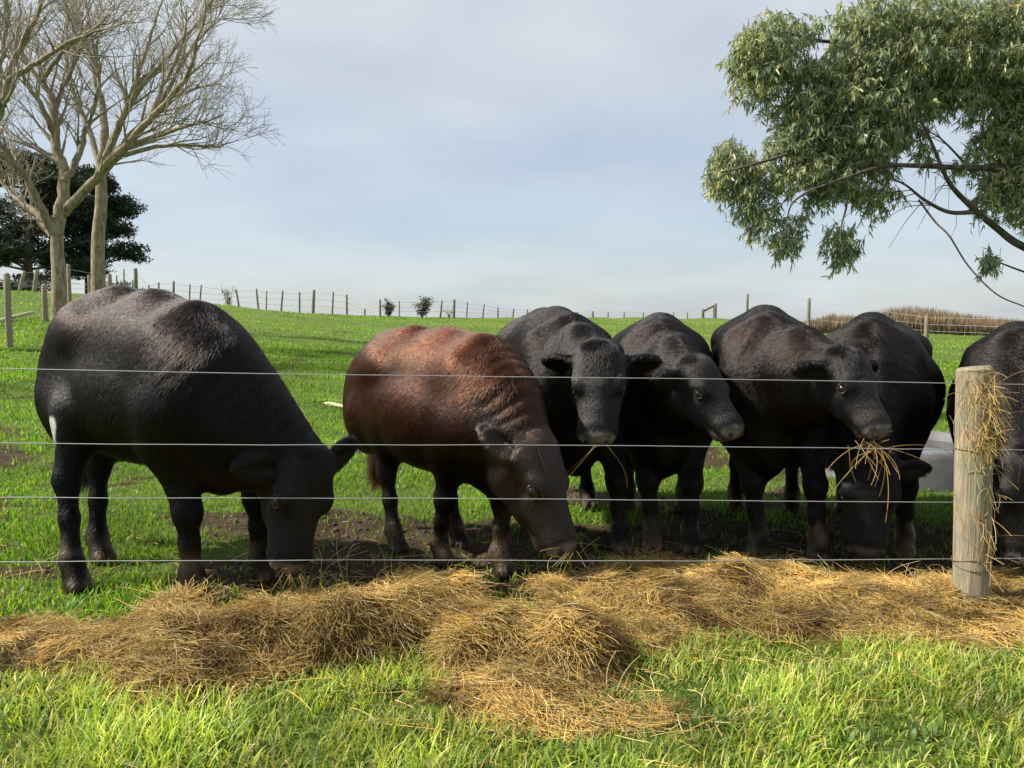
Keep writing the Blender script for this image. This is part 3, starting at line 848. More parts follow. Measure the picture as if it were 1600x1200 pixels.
    S.chain([wit, midc, nap], [0.125 * hs, 0.085 * hs, 0.075 * hd], 0.11, 'neck')
    mid = chest * 0.5 + (nap * 0.5 + thr * 0.5) * 0.5
    S.chain([chest, mid, nap * 0.5 + thr * 0.5], [0.205 * hs, 0.145 * hs, 0.115 * hd], 0.11, 'neck')
    midt = bri * 0.5 + thr * 0.5 - ez * 0.015
    S.chain([bri, midt, thr], [0.125 * hs, 0.080 * hs, 0.062 * hd], 0.10, 'neck')
    # skull
    S.ell(Hd(0.06, 0, -0.065), hr(0.12, 0.112, 0.105), HX, 0.05, 'head')
    S.ell(Hd(0.01, 0, -0.005), hr(0.055, 0.070, 0.042), HX, 0.05, 'head')
    S.ell(Hd(0.14, 0, -0.030), hr(0.12, 0.112, 0.055), HX, 0.05, 'head')
    S.cap(Hd(0.20, 0, -0.055), Hd(0.40, 0, -0.070), 0.075 * hd, 0.062 * hd, 0.04, 'head')
    S.cap(Hd(0.16, 0, -0.10), Hd(0.39, 0, -0.095), 0.095 * hd, 0.070 * hd, 0.05, 'head')
    for s in (-1, 1):
        S.ell(Hd(0.175, s * 0.092, -0.022), hr(0.055, 0.032, 0.032), HX, 0.03, 'head')
        S.cap(Hd(0.09, s * 0.055, -0.165), Hd(0.25, s * 0.045, -0.165), 0.068 * hd, 0.048 * hd, 0.05, 'head')
        S.cap(Hd(0.235, s * 0.072, -0.085), Hd(0.36, s * 0.055, -0.095), 0.034 * hd, 0.034 * hd, 0.04, 'head')
    S.cap(Hd(0.26, 0, -0.155), Hd(0.39, 0, -0.148), 0.060 * hd, 0.048 * hd, 0.05, 'head')
    S.ell(Hd(0.428, 0, -0.088), hr(0.072, 0.090, 0.062), HX, 0.035, 'muzzle')
    S.ell(Hd(0.468, 0, -0.072), hr(0.036, 0.082, 0.046), HX, 0.03, 'muzzle')
    S.ell(Hd(0.420, 0, -0.160), hr(0.060, 0.060, 0.030), HX, 0.012, 'muzzle')
    eyes = []
    for s in (-1, 1):
        S.ell(Hd(0.492, s * 0.055, -0.055), hr(0.026, 0.019, 0.019), HX, 0.008, sub=True)
        S.ell(Hd(0.470, s * 0.090, -0.052), hr(0.03, 0.016, 0.009), HX, 0.010, sub=True)
        S.ell(Hd(0.195, s * 0.122, -0.045), hr(0.027, 0.022, 0.018), HX, 0.014, sub=True)
        S.ell(Hd(0.31, s * 0.118, -0.060), hr(0.07, 0.022, 0.025), HX, 0.03, sub=True)
        eyes.append(Hd(0.193, s * 0.104, -0.043))
        S.ell(Hd(0.440, s * 0.080, -0.136), hr(0.075, 0.050, 0.007), HX, 0.012, sub=True)
        d = ears[0 if s > 0 else 1]
        if d is None: d = (-0.22, s * 1.0, -0.18)
        d = unit(np.array(d, float)); dw = unit(e1 * d[0] + e2 * d[1] + e3 * d[2])
        fr = unit(e1 * earf[0] + e3 * earf[1] - ez * 0.15); fr = unit(fr - (fr @ dw) * dw); wd = np.cross(dw, fr)
        b0 = Hd(0.04, s * 0.092, -0.062); es = hd * earsize
        S.cap(b0, b0 + dw * 0.05 * es, 0.034 * es, 0.036 * es, 0.03, 'ear')
        S.ell(b0 + dw * 0.110 * es, np.array([0.088 * es, 0.056 * es, 0.020]), [dw, wd, fr], 0.025, 'ear')
        S.ell(b0 + dw * 0.165 * es, np.array([0.05 * es, 0.034 * es, 0.016]), [dw, wd, fr], 0.02, 'ear')
        S.ell(b0 + dw * 0.105 * es + fr * 0.024, np.array([0.075 * es, 0.040 * es, 0.022]), [dw, wd, fr], 0.015, sub=True)
    # tail
    tl = tail if tail is not None else [B(-0.36, 0, 1.17 + rump_up), B(-0.475, 0, 1.06 + rump_up), B(-0.485, 0.01, 0.75), B(-0.48, 0.02, 0.5)]
    S.chain([np.array(p) for p in tl], np.linspace(0.045, 0.022, len(tl)), 0.03, 'tail')
    S.ell(np.array(tl[-1]) - ez * 0.06, (0.032, 0.032, 0.11), None, 0.03, 'tail')
    # soft lumps of muscle and skin folds on the neck
    V, F = S.mesh()
    V = smooth_mesh(V, F, 2, 0.4)
    gs = sorted(set(g for g, _ in S.prims))
    D = {g: np.full(len(V), 9.0) for g in gs}
    for g, fn in S.prims:
        D[g] = np.minimum(D[g], fn(V))
    def wgt(g, soft=0.03):
        oth = np.min([D[q] for q in gs if q != g], 0)
        return 1 / (1 + np.exp(np.clip((D[g] - oth) / soft * 3, -40, 40)))
    W = {g: wgt(g) for g in gs}
    q = V[F]
    nf = np.cross(q[:, 2] - q[:, 0], q[:, 3] - q[:, 1])
    Nn = np.zeros_like(V)
    for i in range(4):
        for a in range(3):
            Nn[:, a] += np.bincount(F[:, i], nf[:, a], len(V))
    Nn = unit(Nn)
    tr = np.clip(W['trunk'] + 0.6 * W['neck'], 0, 1)
    V = V + Nn * (tr * 0.0035 * vnoise(V, 3.0, seed + 0.1, 3))[:, None]
    ncoord = (V - chest) @ unit(nap - chest)
    V = V + Nn * (W['neck'] * 0.0045 * folds * np.sin(ncoord * 95 + 2.5 * vnoise(V, 5, seed + .2, 2)) * np.clip(0.5 + vnoise(V, 3.5, seed + .3, 2), 0, 1))[:, None]
    # coat colour: sun-bleached along the top line, dark legs, the brown cow's lower flank shade painted in
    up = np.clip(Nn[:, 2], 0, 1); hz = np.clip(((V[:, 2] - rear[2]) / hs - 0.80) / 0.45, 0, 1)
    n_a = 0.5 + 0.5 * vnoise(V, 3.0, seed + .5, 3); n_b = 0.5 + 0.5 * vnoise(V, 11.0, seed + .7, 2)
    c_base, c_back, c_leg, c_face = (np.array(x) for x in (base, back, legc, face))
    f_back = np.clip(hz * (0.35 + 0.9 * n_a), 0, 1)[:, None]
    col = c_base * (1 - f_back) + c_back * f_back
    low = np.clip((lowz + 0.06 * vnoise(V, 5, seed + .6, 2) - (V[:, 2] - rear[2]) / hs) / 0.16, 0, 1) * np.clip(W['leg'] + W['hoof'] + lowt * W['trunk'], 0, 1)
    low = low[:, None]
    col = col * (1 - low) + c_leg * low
    fh = np.clip(W['head'] + W['ear'] + W['muzzle'], 0, 1)[:, None]
    col = col * (1 - fh) + c_face * 1.5 * fh
    col = col * (0.75 + 0.5 * n_b[:, None])
    wm = W['muzzle'] * np.clip(((V - poll) @ e1 / hd - 0.415) / 0.025, 0, 1) * np.clip(((V - poll) @ e3 / hd + 0.125) / 0.02, 0, 1)
    col = col * (1 - wm[:, None]) + np.array([0.10, 0.09, 0.09]) * wm[:, None]
    lip = W['muzzle'] * np.clip((-0.118 - (V - poll) @ e3 / hd) / 0.02, 0, 1)
    col = col * (1 - lip[:, None]) + np.array(lipc) * lip[:, None]
    wh = W['hoof'][:, None] * np.clip((0.075 - (V[:, 2] - ground(V[:, 0], V[:, 1]))) / 0.02, 0, 1)[:, None]
    col = col * (1 - wh) + np.array([0.05, 0.042, 0.035]) * wh
    hgt = V[:, 2] - ground(V[:, 0], V[:, 1])
    mud = np.clip((0.24 + 0.14 * vnoise(V, 9, seed + 3.3, 2) - hgt) / 0.12, 0, 1) * np.clip(0.45 + 0.6 * vnoise(V, 16, seed + 3.6, 2), 0, 1) * np.clip(W['leg'] + W['hoof'], 0, 1)
    mud = mud[:, None] * 0.75
    col = col * (1 - mud) + np.array([0.16, 0.11, 0.065]) * mud
    tipz = np.array(tl[-1]); light = mud[:, 0].copy()
    for (pc, pr, pcol) in patches:
        dd = np.linalg.norm((V - np.array(pc)) / np.array(pr), axis=1) + 0.35 * vnoise(V, 14, seed + .9, 2)
        k = np.clip((1.0 - dd) / 0.25, 0, 1)[:, None]
        col = col * (1 - k) + np.array(pcol) * k
        light = np.maximum(light, k[:, 0])
    root_p = (rear + front) / 2; root_p[2] = gz(root_p[0], root_p[1])
    root = empty('cow', Vector(root_p))
    tag(root, label, 'cow', 'cattle feeding at the fence')
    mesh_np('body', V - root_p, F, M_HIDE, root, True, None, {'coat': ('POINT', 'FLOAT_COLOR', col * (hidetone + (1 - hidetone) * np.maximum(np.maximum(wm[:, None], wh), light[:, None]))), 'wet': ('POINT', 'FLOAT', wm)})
    for s_, ep in zip((-1, 1), eyes):
        ev, ef = uv_sphere(0.026 * hd)
        eo = mesh_np('eye', ev + ep - root_p, ef, M_EYE, root)
        on = unit(e2 * s_ * 1.0 + e3 * 0.30 + e1 * 0.25)                 # eyelid rim around the eyeball
        o1 = unit(e1 - (e1 @ on) * on); o2 = np.cross(on, o1)
        w_ = np.linspace(0, 2 * math.pi, 17)
        ring = ep + on * 0.014 * hd + (np.cos(w_)[:, None] * o1 * 0.027 + np.sin(w_)[:, None] * o2 * 0.019) * hd
        V_, F_ = tube_np([(ring - root_p, np.full(17, 0.0040 * hd))], 6)
        mesh_np('eyelid', V_, F_, M_LID, eo)
    for s_ in (-1, 1):                                                     # dark nostrils let into the nose pad
        vi = int(np.argmin(np.linalg.norm(V - Hd(0.51, s_ * 0.054, -0.058), axis=1)))
        nn_ = Nn[vi]; a1 = unit(e2 - (e2 @ nn_) * nn_); a2 = np.cross(nn_, a1)
        nv_, nf_ = uv_sphere(1.0, 10, 6)
        nv_ = nv_[:, :1] * a1 * 0.019 * hd + nv_[:, 1:2] * a2 * 0.014 * hd + nv_[:, 2:] * nn_ * 0.007 * hd
        mesh_np('nostril', nv_ + V[vi] - root_p, nf_, M_NOSE, root)
    # hair
    if COW_HAIR:
        T = np.concatenate([F[:, [0, 1, 2]], F[:, [0, 2, 3]]])
        A = np.linalg.norm(np.cross(V[T[:, 1]] - V[T[:, 0]], V[T[:, 2]] - V[T[:, 0]]), axis=1)
        vis = 0.15 + (((V[T[:, 0]] - np.array([0, 0, CAMZ])) * -Nn[T[:, 0]]).sum(1) > -0.25)
        nohair = 1 - np.clip(wm[T[:, 0]] + W['hoof'][T[:, 0]] + W['muzzle'][T[:, 0]] * ((V[T[:, 0]] - poll) @ e1 / hd > 0.40), 0, 1)
        A = A * vis * nohair * (1 + 1.2 * W['head'][T[:, 0]] + W['ear'][T[:, 0]])
        for ep in eyes:
            A = A * (np.linalg.norm(V[T[:, 0]] - ep, axis=1) > 0.042)
        ti = r_.choice(len(T), COW_HAIR, p=A / A.sum())
        u = r_.random((COW_HAIR, 2)); fl = u.sum(1) > 1; u[fl] = 1 - u[fl]
        bw = np.stack([1 - u.sum(1), u[:, 0], u[:, 1]], 1)
        tri = T[ti]
        P0 = (V[tri] * bw[..., None]).sum(1); N0 = unit((Nn[tri] * bw[..., None]).sum(1)); C0 = (col[tri] * bw[..., None]).sum(1)
        wv = lambda g: (W[g][tri] * bw).sum(1)
        flow = -ex * 0.55 - ez * 0.85
        D0 = np.tile(flow, (COW_HAIR, 1))
        hw = np.clip(wv('head') + wv('muzzle'), 0, 1)[:, None]
        D0 = D0 * (1 - hw) + (e1 * 0.8 - ez * 0.5) * hw
        ew = wv('ear')[:, None]
        lg = wv('leg')[:, None]
        D0 = D0 * (1 - lg) + (-ez) * lg
        swirl = np.stack([vnoise(P0, 6, seed + 1.1, 2), vnoise(P0, 6, seed + 1.2, 2), vnoise(P0, 6, seed + 1.3, 2)], 1)
        D0 = D0 + 0.22 * swirl + r_.normal(size=P0.shape) * 0.09
        D0 = unit(D0 - (D0 * N0).sum(1)[:, None] * N0)
        lenh = (0.024 * np.clip(1 - 0.52 * hw[:, 0] - 0.58 * lg[:, 0] - 0.2 * ew[:, 0], 0.3, 1)) * hairlen * r_.uniform(0.6, 1.3, COW_HAIR)
        hx = (P0 - poll) @ e1 / hd; hy = (P0 - poll) @ e2 / hd; hzv = (P0 - poll) @ e3 / hd
        top = (hw[:, 0] > 0.4) & (hx < 0.13) & (np.abs(hy) < 0.075) & (hzv > -0.04)
        lenh[top] *= 2.2
        tw = wv('tail') * (np.linalg.norm(P0 - tipz, axis=1) < 0.2)
        lenh = lenh * (1 + 2.5 * tw)
        lift = (0.20 - 0.05 * hw[:, 0] + 0.25 * top + 0.08 * r_.random(COW_HAIR))
        dirn = unit(D0 + N0 * lift[:, None])
        k = np.linspace(0, 1, 4)
        bend = unit(D0 - ez * 0.35 - N0 * 0.15)
        P = P0[:, None] + N0[:, None] * 0.001 + lenh[:, None, None] * (dirn[:, None] * k[None, :, None] + (bend - dirn)[:, None] * 0.4 * (k ** 2)[None, :, None])
        # locks: tips drawn together in small clumps, each clump a shade lighter or darker
        cl3 = np.stack([vnoise(P0, 55, seed + 2.1 + q_ * .1, 1) for q_ in range(3)], 1)
        P = P + (cl3 - (cl3 * N0).sum(1)[:, None] * N0)[:, None] * (lenh[:, None] * 0.06 * (k ** 1.5)[None])[..., None]
        C0 = C0 * (1 + 0.5 * hw) * np.clip(1.0 + 0.2 * vnoise(P0, 30, seed + 2.7, 2), 0.3, 2.2)[:, None]
        rad = 0.0009 * np.array([1.0, 0.9, 0.7, 0.15])[None] * r_.uniform(0.8, 1.3, (COW_HAIR, 1))
        lw = (light[tri] * bw).sum(1)[:, None]
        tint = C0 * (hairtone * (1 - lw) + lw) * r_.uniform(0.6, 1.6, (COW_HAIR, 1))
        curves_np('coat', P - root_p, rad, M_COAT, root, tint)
    return root

def G(x, y):
    return np.array([x, y, gz(x, y)])

def A3(px, py, Y):
    return np.array(at(px, py, Y))
# ------------------------------------------------------------------ the herd
WHITE = (0.55, 0.53, 0.50)
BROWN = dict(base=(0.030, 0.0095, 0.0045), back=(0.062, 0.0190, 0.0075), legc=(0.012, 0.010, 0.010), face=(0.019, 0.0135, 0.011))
make_cow('big black cow at the left, head down in the hay, white patch on its flank',
         (-1.96, 3.95), (-1.35, 3.46), 1.31, [G(-2.03, 3.86), G(-1.93, 3.45), G(-1.16, 3.64), G(-1.36, 3.34)],
         A3(488, 718, 3.36), A3(466, 912, 3.24), hint=(0.75, -0.65, 0.25), earf=(0.15, 1.0), ears=((-0.8, 0.75, 0.1), (0.1, -1, -0.1)), seed=3, rump_up=0.025, withers_up=-0.015, deep=0.0, width=0.95,
         patches=[(A3(92, 668, 3.60), (0.035, 0.6, 0.075), WHITE), (A3(162, 735, 3.60), (0.10, 0.5, 0.022), (0.22, 0.20, 0.17))])
make_cow('reddish brown cow with dark face reaching down to the hay',
         (-0.58, 4.38), (-0.12, 3.86), 1.17, [G(-0.30, 4.25), G(-0.62, 4.15), G(-0.06, 3.78), G(-0.36, 3.95)],
         A3(842, 694, 3.60), A3(912, 872, 3.46), hint=(0.75, -0.5, 0.6), earf=(0.3, 0.9), ears=(None, (-0.9, -0.40, -0.35)), seed=5, hairlen=1.2, folds=0.6, width=1.08, hairtone=0.85, hidetone=0.7, lowz=0.80, lowt=0.9, **BROWN)  # lowz, lowt: shade on the lower flank painted into the coat
make_cow('black cow facing the camera right behind the brown cow, stalk hanging from its mouth',
         (0.20, 5.30), (0.32, 4.45), 1.30, [G(0.50, 5.25), G(0.05, 5.3), G(0.58, 4.22), G(0.22, 4.30)],
         A3(937, 550, 3.96), A3(930, 695, 3.70), seed=8, lipc=(0.22, 0.15, 0.13), width=1.12)
make_cow('black cow facing the camera with its head turned right and no hay in its mouth',
         (0.97, 5.35), (0.85, 4.50), 1.28, [G(1.15, 5.3), G(0.78, 5.3), G(0.96, 4.25), G(0.76, 4.27)],
         A3(1090, 571, 3.98), A3(1170, 674, 3.74), seed=11, lipc=(0.20, 0.15, 0.14), width=1.1, back=(0.045, 0.026, 0.022))
make_cow('black cow with head turned right and a mouthful of hay, left of the post',
         (1.66, 5.30), (1.42, 4.45), 1.33, [G(1.86, 5.25), G(1.50, 5.3), G(1.62, 4.17), G(1.32, 4.22)],
         A3(1323, 558, 3.85), A3(1398, 678, 3.58), seed=13, width=1.12, rump_up=0.02, back=(0.05, 0.028, 0.022), base=(0.017, 0.013, 0.012))
make_cow('broad black cow with lowered head between the hay-chewing cow and the post',
         (2.42, 5.35), (2.02, 4.55), 1.31, [G(2.62, 5.3), G(2.25, 5.35), G(2.12, 4.25), G(1.85, 4.25)],
         A3(1365, 716, 4.05), A3(1352, 890, 3.92), hint=(-0.3, -0.9, 0.25), earf=(0.15, 1.0), earsize=0.8, seed=17, width=1.2, back=(0.045, 0.026, 0.02))
make_cow('black cow at the right edge of the picture, half hidden by the wooden post',
         (3.12, 4.92), (2.64, 4.20), 1.27, [G(3.28, 4.9), G(2.92, 4.95), G(2.78, 3.98), G(2.44, 3.98)],
         A3(1622, 715, 3.66), A3(1612, 915, 3.55), hint=(-0.3, -0.9, 0.25), earf=(0.15, 1.0), seed=19, back=(0.05, 0.03, 0.024))
# ------------------------------------------------------------------ the near wire fence with its round post
def mat_wood(name, c0, c1, c2, lichen=(0.20, 0.23, 0.16), lw=0.6):
    m, N, L, out = nodes(name)
    b = N.new('ShaderNodeBsdfPrincipled'); b.inputs['Roughness'].default_value = 0.85; b.inputs['Specular IOR Level'].default_value = 0.2
    tcn = N.new('ShaderNodeTexCoord'); mp = N.new('ShaderNodeMapping'); mp.inputs['Scale'].default_value = (1, 1, 0.06)
    L.new(tcn.outputs['Object'], mp.inputs[0])
    g = N.new('ShaderNodeTexNoise'); g.inputs['Scale'].default_value = 95; g.inputs['Detail'].default_value = 7; g.inputs['Roughness'].default_value = 0.65
    L.new(mp.outputs[0], g.inputs['Vector'])
    r = ramp(N, [(0.28, c0), (0.5, c1), (0.72, c2)]); L.new(g.outputs['Fac'], r.inputs[0])
    l = N.new('ShaderNodeTexNoise'); l.inputs['Scale'].default_value = 9; l.inputs['Detail'].default_value = 6; l.inputs['Roughness'].default_value = 0.7
    L.new(tcn.outputs['Object'], l.inputs['Vector'])
    lr = ramp(N, [(0.48, (0, 0, 0)), (0.62, (lw, lw, lw))]); L.new(l.outputs['Fac'], lr.inputs[0])
    mx_ = N.new('ShaderNodeMix'); mx_.data_type = 'RGBA'; mx_.inputs['B'].default_value = (*lichen, 1)
    L.new(lr.outputs[0], mx_.inputs['Factor']); L.new(r.outputs[0], mx_.inputs['A']); L.new(mx_.outputs['Result'], b.inputs['Base Color'])
    bp = N.new('ShaderNodeBump'); bp.inputs['Strength'].default_value = 1.0; bp.inputs['Distance'].default_value = 0.012
    L.new(g.outputs['Fac'], bp.inputs['Height']); L.new(bp.outputs[0], b.inputs['Normal']); L.new(b.outputs[0], out.inputs[0])
    return m
M_POST = mat_wood('weathered_post', (0.12, 0.092, 0.06), (0.30, 0.245, 0.17), (0.44, 0.38, 0.28))
M_FPOST = mat_wood('far_post', (0.09, 0.075, 0.055), (0.19, 0.165, 0.125), (0.30, 0.27, 0.21))

def mat_wire():
    m, N, L, out = nodes('galvanised_wire')
    b = N.new('ShaderNodeBsdfPrincipled'); b.inputs['Metallic'].default_value = 0.35; b.inputs['Roughness'].default_value = 0.45
    b.inputs['Base Color'].default_value = (0.36, 0.37, 0.38, 1)
    L.new(b.outputs[0], out.inputs[0]); return m
M_WIRE = mat_wire()
M_RUST = mat_wood('rusty_tie_wire', (0.05, 0.03, 0.02), (0.12, 0.07, 0.04), (0.20, 0.13, 0.08), (0.2, 0.18, 0.16), 0.3)

def post_mesh(h, r0, r1, seed, sides=20, lean=(0, 0), rings=14, cham=0.012):
    """round post, a little uneven, chamfered top and closed ends; foot at z = -0.15"""
    rr = np.random.default_rng(seed)
    zs = np.concatenate([np.linspace(-0.15, h - cham, rings), [h]])
    V, F = [], []
    ph = rr.uniform(0, 6.28, 5)
    a = np.linspace(0, 2 * math.pi, sides, endpoint=False)
    for i, z in enumerate(zs):
        t = max(z, 0) / h
        rad = (r0 + (r1 - r0) * t) * (1 + 0.03 * np.sin(2 * a + ph[0]) + 0.02 * np.sin(3 * a + ph[1] + z * 2) + 0.012 * np.sin(7 * a + ph[2]))
        if i == len(zs) - 1: rad = rad - cham * 0.9
        V.append(np.stack([np.cos(a) * rad + lean[0] * z, np.sin(a) * rad + lean[1] * z, np.full(sides, z) + (0.006 * np.cos(a + ph[3]) if i >= len(zs) - 2 else 0)], 1))
    V = np.concatenate(V); k = len(zs)
    F = []
    for i in range(k - 1):
        for j in range(sides):
            F.append((i * sides + j, i * sides + (j + 1) % sides, (i + 1) * sides + (j + 1) % sides, (i + 1) * sides + j))
    V = np.concatenate([V, [[lean[0] * h, lean[1] * h, h - 0.004]]]); c = len(V) - 1
    for j in range(0, sides):
        F.append(((k - 1) * sides + j, (k - 1) * sides + (j + 1) % sides, c, c))
    Q = np.array([f for f in F if f[2] != f[3]]); T = np.array([f[:3] for f in F if f[2] == f[3]])
    tri = np.concatenate([Q[:, [0, 1, 2]], Q[:, [0, 2, 3]], T])
    return V, tri

pl, pr_ = at(0, 573, 3.08), at(1480, 598, 3.44)
def fence_line(x):
    t = (x - pl.x) / (pr_.x - pl.x)
    return pl.y + (pr_.y - pl.y) * t
WIRES = []
for (yl, yr) in ((573, 598), (689, 700), (775, 782), (877, 871)):
    a, b = at(0, yl, 3.08), at(1480, yr, 3.44)
    WIRES.append((np.array(a), np.array(b)))
PX = at(1520, 960, 3.35).x
pby = fence_line(PX) - 0.085
root = tag(empty('wire_fence', (PX, pby, gz(PX, pby))), 'four strand wire fence with thick weathered post right across the front of the cattle', 'fence')
rp = np.array(root.location)
V, F = post_mesh(at(1510, 573, pby).z - gz(PX, pby), 0.076, 0.071, 4, lean=(-0.026, 0.0))
def shade_flat_top(o):
    o.data.polygons.foreach_set('use_smooth', np.ones(len(o.data.polygons), bool)); o.data.set_sharp_from_angle(angle=R(40))
shade_flat_top(mesh_np('post', V, F, M_POST, root))
for xe in (-5.4, 6.4):
    q = np.array([xe, fence_line(xe) - 0.08, 0]); q[2] = gz(q[0], q[1])
    V, F = post_mesh(1.08, 0.085, 0.08, 9)
    shade_flat_top(mesh_np('post', V + q - rp, F, M_POST, root))
for i, (a, b) in enumerate(WIRES):
    xs = np.linspace(-5.4, 6.4, 41)
    t = (xs - a[0]) / (b[0] - a[0])
    pts = a[None] + t[:, None] * (b - a)[None]
    pts[:, 2] += 0.004 * np.sin(xs * 1.3 + i) + 0.0022 * vnoise(xs[:, None], 3.0, 12 + i, 2) - 0.006 * np.cos(xs * 0.45)
    pts[:, 1] += 0.003 * vnoise(xs[:, None], 2.0, 17 + i, 2)
    V, F = tube_np([(pts - rp, np.full(41, 0.0019))], 6)
    mesh_np('wire', V, F, M_WIRE, root)
    # staple on the post
    zx = a[2] + (b[2] - a[2]) * (PX - a[0]) / (b[0] - a[0]); yx = a[1] + (b[1] - a[1]) * (PX - a[0]) / (b[0] - a[0])
    c = np.array([PX, yx, zx]) - rp
    arc = [c + np.array([0.022 * math.cos(w), 0.004 + 0.010 * math.sin(w) , 0.012 * math.cos(w)]) for w in np.linspace(0, math.pi, 7)]
    V, F = tube_np([(np.array(arc), np.full(7, 0.002))], 5)
    mesh_np('staple', V, F, M_WIRE, root)

zb = WIRES[3][0][2] + (WIRES[3][1][2] - WIRES[3][0][2]) * (PX - WIRES[3][0][0]) / (WIRES[3][1][0] - WIRES[3][0][0]) - rp[2]
for q, (dz_, tl_) in enumerate(((0.0, 0.02), (0.012, -0.015), (WIRES[1][0][2] - rp[2] - zb - 0.07, 0.01))):           # tie wire twisted round the post
    w_ = np.linspace(0, 2 * math.pi, 33); zz_ = zb + dz_ + tl_ * np.sin(w_) + 0.003 * np.sin(3 * w_ + q)
    rr_ = 0.0785 - 0.004 * zz_
    V, F = tube_np([(np.stack([np.cos(w_) * rr_ - 0.026 * zz_, np.sin(w_) * rr_, zz_], 1), np.full(33, 0.0017))], 5)
    mesh_np('tie_wire', V, F, M_RUST, root)

# hay thrown over the post
n = 300
t = hr_.random(n)
zz = np.where(hr_.random(n) < 0.78, hr_.uniform(0.74, 1.05, n), hr_.uniform(0.25, 0.75, n))
ang = np.where(hr_.random(n) < 0.75, hr_.normal(-1.30, 0.55, n), hr_.normal(-1.9, 0.6, n))           # front, towards the right
rr = 0.075 + 0.025 * hr_.random(n) ** 2
lx = -0.026 * zz
P0 = np.stack([PX + lx + rr * np.cos(ang), pby + rr * np.sin(ang), rp[2] + zz], 1)
hd = np.where(hr_.random(n) < 0.7, hr_.normal(-0.9, 0.7, n), hr_.normal(3.9, 0.6, n))
P = strands(hr_, P0, hd, hr_.uniform(0.04, 0.14, n), hr_.normal(-1.0, 1.3, n), -1.6 * hr_.random(n), 6, 0.5)
# keep stalks outside the wood
dx, dy = P[..., 0] - (PX - 0.026 * (P[..., 2] - rp[2])), P[..., 1] - pby
d = np.hypot(dx, dy); f = np.maximum(d, 0.077) / np.maximum(d, 1e-4)
P[..., 0] = (PX - 0.026 * (P[..., 2] - rp[2])) + dx * f; P[..., 1] = pby + dy * f
o = curves_np('hay_wisp', P, np.full((n, 6), 0.0009), M_STRAW, None, pick(hr_, n, STRAW, STRAW_W) * 0.8)
tag(o, 'wisps of hay caught on the front and right side of the post', 'hay')

# hay in the mouths
def mouth_wisp(c, n, spread, length, label, seed, down=1.0):
    r = np.random.default_rng(seed)
    P0 = np.array(c)[None] + r.normal(0, spread, (n, 3)) * np.array([1, 0.6, 0.4])
    hd = r.uniform(0, 6.28, n)
    P = strands(r, P0, hd, r.uniform(0.5, 1.1, n) * length, r.normal(-0.9, 0.6, n) * down, -1.8 * r.random(n) * down, 6, 0.7)
    o = curves_np('hay_wisp', P, np.full((n, 6), 0.0011), M_STRAW, None, pick(r, n, STRAW[:4], [2, 2, 2, 3]) * 0.62)
    tag(o, label, 'hay')
mouth_wisp(at(1360, 692, 3.57), 18, 0.045, 0.19, 'straggling wisp of hay hanging from the mouth of the cow left of the post', 1)
mouth_wisp(at(1374, 698, 3.56), 9, 0.025, 0.34, 'long knotted strand of hay dangling below the chin of the cow by the post', 7)
mouth_wisp(at(938, 694, 3.67), 3, 0.012, 0.34, 'thin hay stalks dangling from the mouth of the cow facing the camera', 3)
mouth_wisp(at(884, 862, 3.46), 10, 0.02, 0.13, 'short straws sticking out of the mouth of the brown cow', 4)
mouth_wisp(at(460, 893, 3.18), 12, 0.035, 0.11, 'pale straws around the muzzle of the big black cow at the left', 5)
# ------------------------------------------------------------------ trees
def mat_bark(name, c0, c1, c2, sc_=14):
    m, N, L, out = nodes(name)
    b = N.new('ShaderNodeBsdfPrincipled'); b.inputs['Roughness'].default_value = 0.9; b.inputs['Specular IOR Level'].default_value = 0.15
    tcn = N.new('ShaderNodeTexCoord'); mp = N.new('ShaderNodeMapping'); mp.inputs['Scale'].default_value = (1, 1, 0.35)
    L.new(tcn.outputs['Object'], mp.inputs[0])
    g = N.new('ShaderNodeTexNoise'); g.inputs['Scale'].default_value = sc_; g.inputs['Detail'].default_value = 8; g.inputs['Roughness'].default_value = 0.7
    L.new(mp.outputs[0], g.inputs['Vector'])
    r = ramp(N, [(0.3, c0), (0.5, c1), (0.68, c2)]); L.new(g.outputs['Fac'], r.inputs[0]); L.new(r.outputs[0], b.inputs['Base Color'])
    bp = N.new('ShaderNodeBump'); bp.inputs['Strength'].default_value = 0.8; bp.inputs['Distance'].default_value = 0.03
    L.new(g.outputs['Fac'], bp.inputs['Height']); L.new(bp.outputs[0], b.inputs['Normal']); L.new(b.outputs[0], out.inputs[0])
    return m
M_BARK = mat_bark('pale_bark', (0.085, 0.066, 0.045), (0.27, 0.225, 0.15), (0.42, 0.375, 0.28))
M_TWIG = mat_bark('twig_bark', (0.19, 0.16, 0.12), (0.31, 0.27, 0.205), (0.40, 0.355, 0.275), 3)
M_GUMBARK = mat_bark('gum_bark', (0.045, 0.036, 0.028), (0.10, 0.083, 0.065), (0.17, 0.145, 0.115))
M_LEAF = mat_blade('gum_leaf', 0.42, 0.35)
M_PINE = mat_blade('pine_needles', 0.6, 0.10)

def bez(pts, k=5):
    """smooth polyline through points"""
    pts = np.asarray(pts, float)
    if len(pts) < 3:
        t = np.linspace(0, 1, k + 1)[:, None]; return pts[0] + (pts[-1] - pts[0]) * t
    out = []
    q = np.concatenate([[2 * pts[0] - pts[1]], pts, [2 * pts[-1] - pts[-2]]])
    for i in range(1, len(q) - 2):
        for t in np.linspace(0, 1, k, endpoint=False):
            a, b, c, d = q[i - 1], q[i], q[i + 1], q[i + 2]
            out.append(0.5 * (2 * b + (c - a) * t + (2 * a - 5 * b + 4 * c - d) * t * t + (3 * b - a - 3 * c + d) * t ** 3))
    out.append(pts[-1])
    return np.array(out)

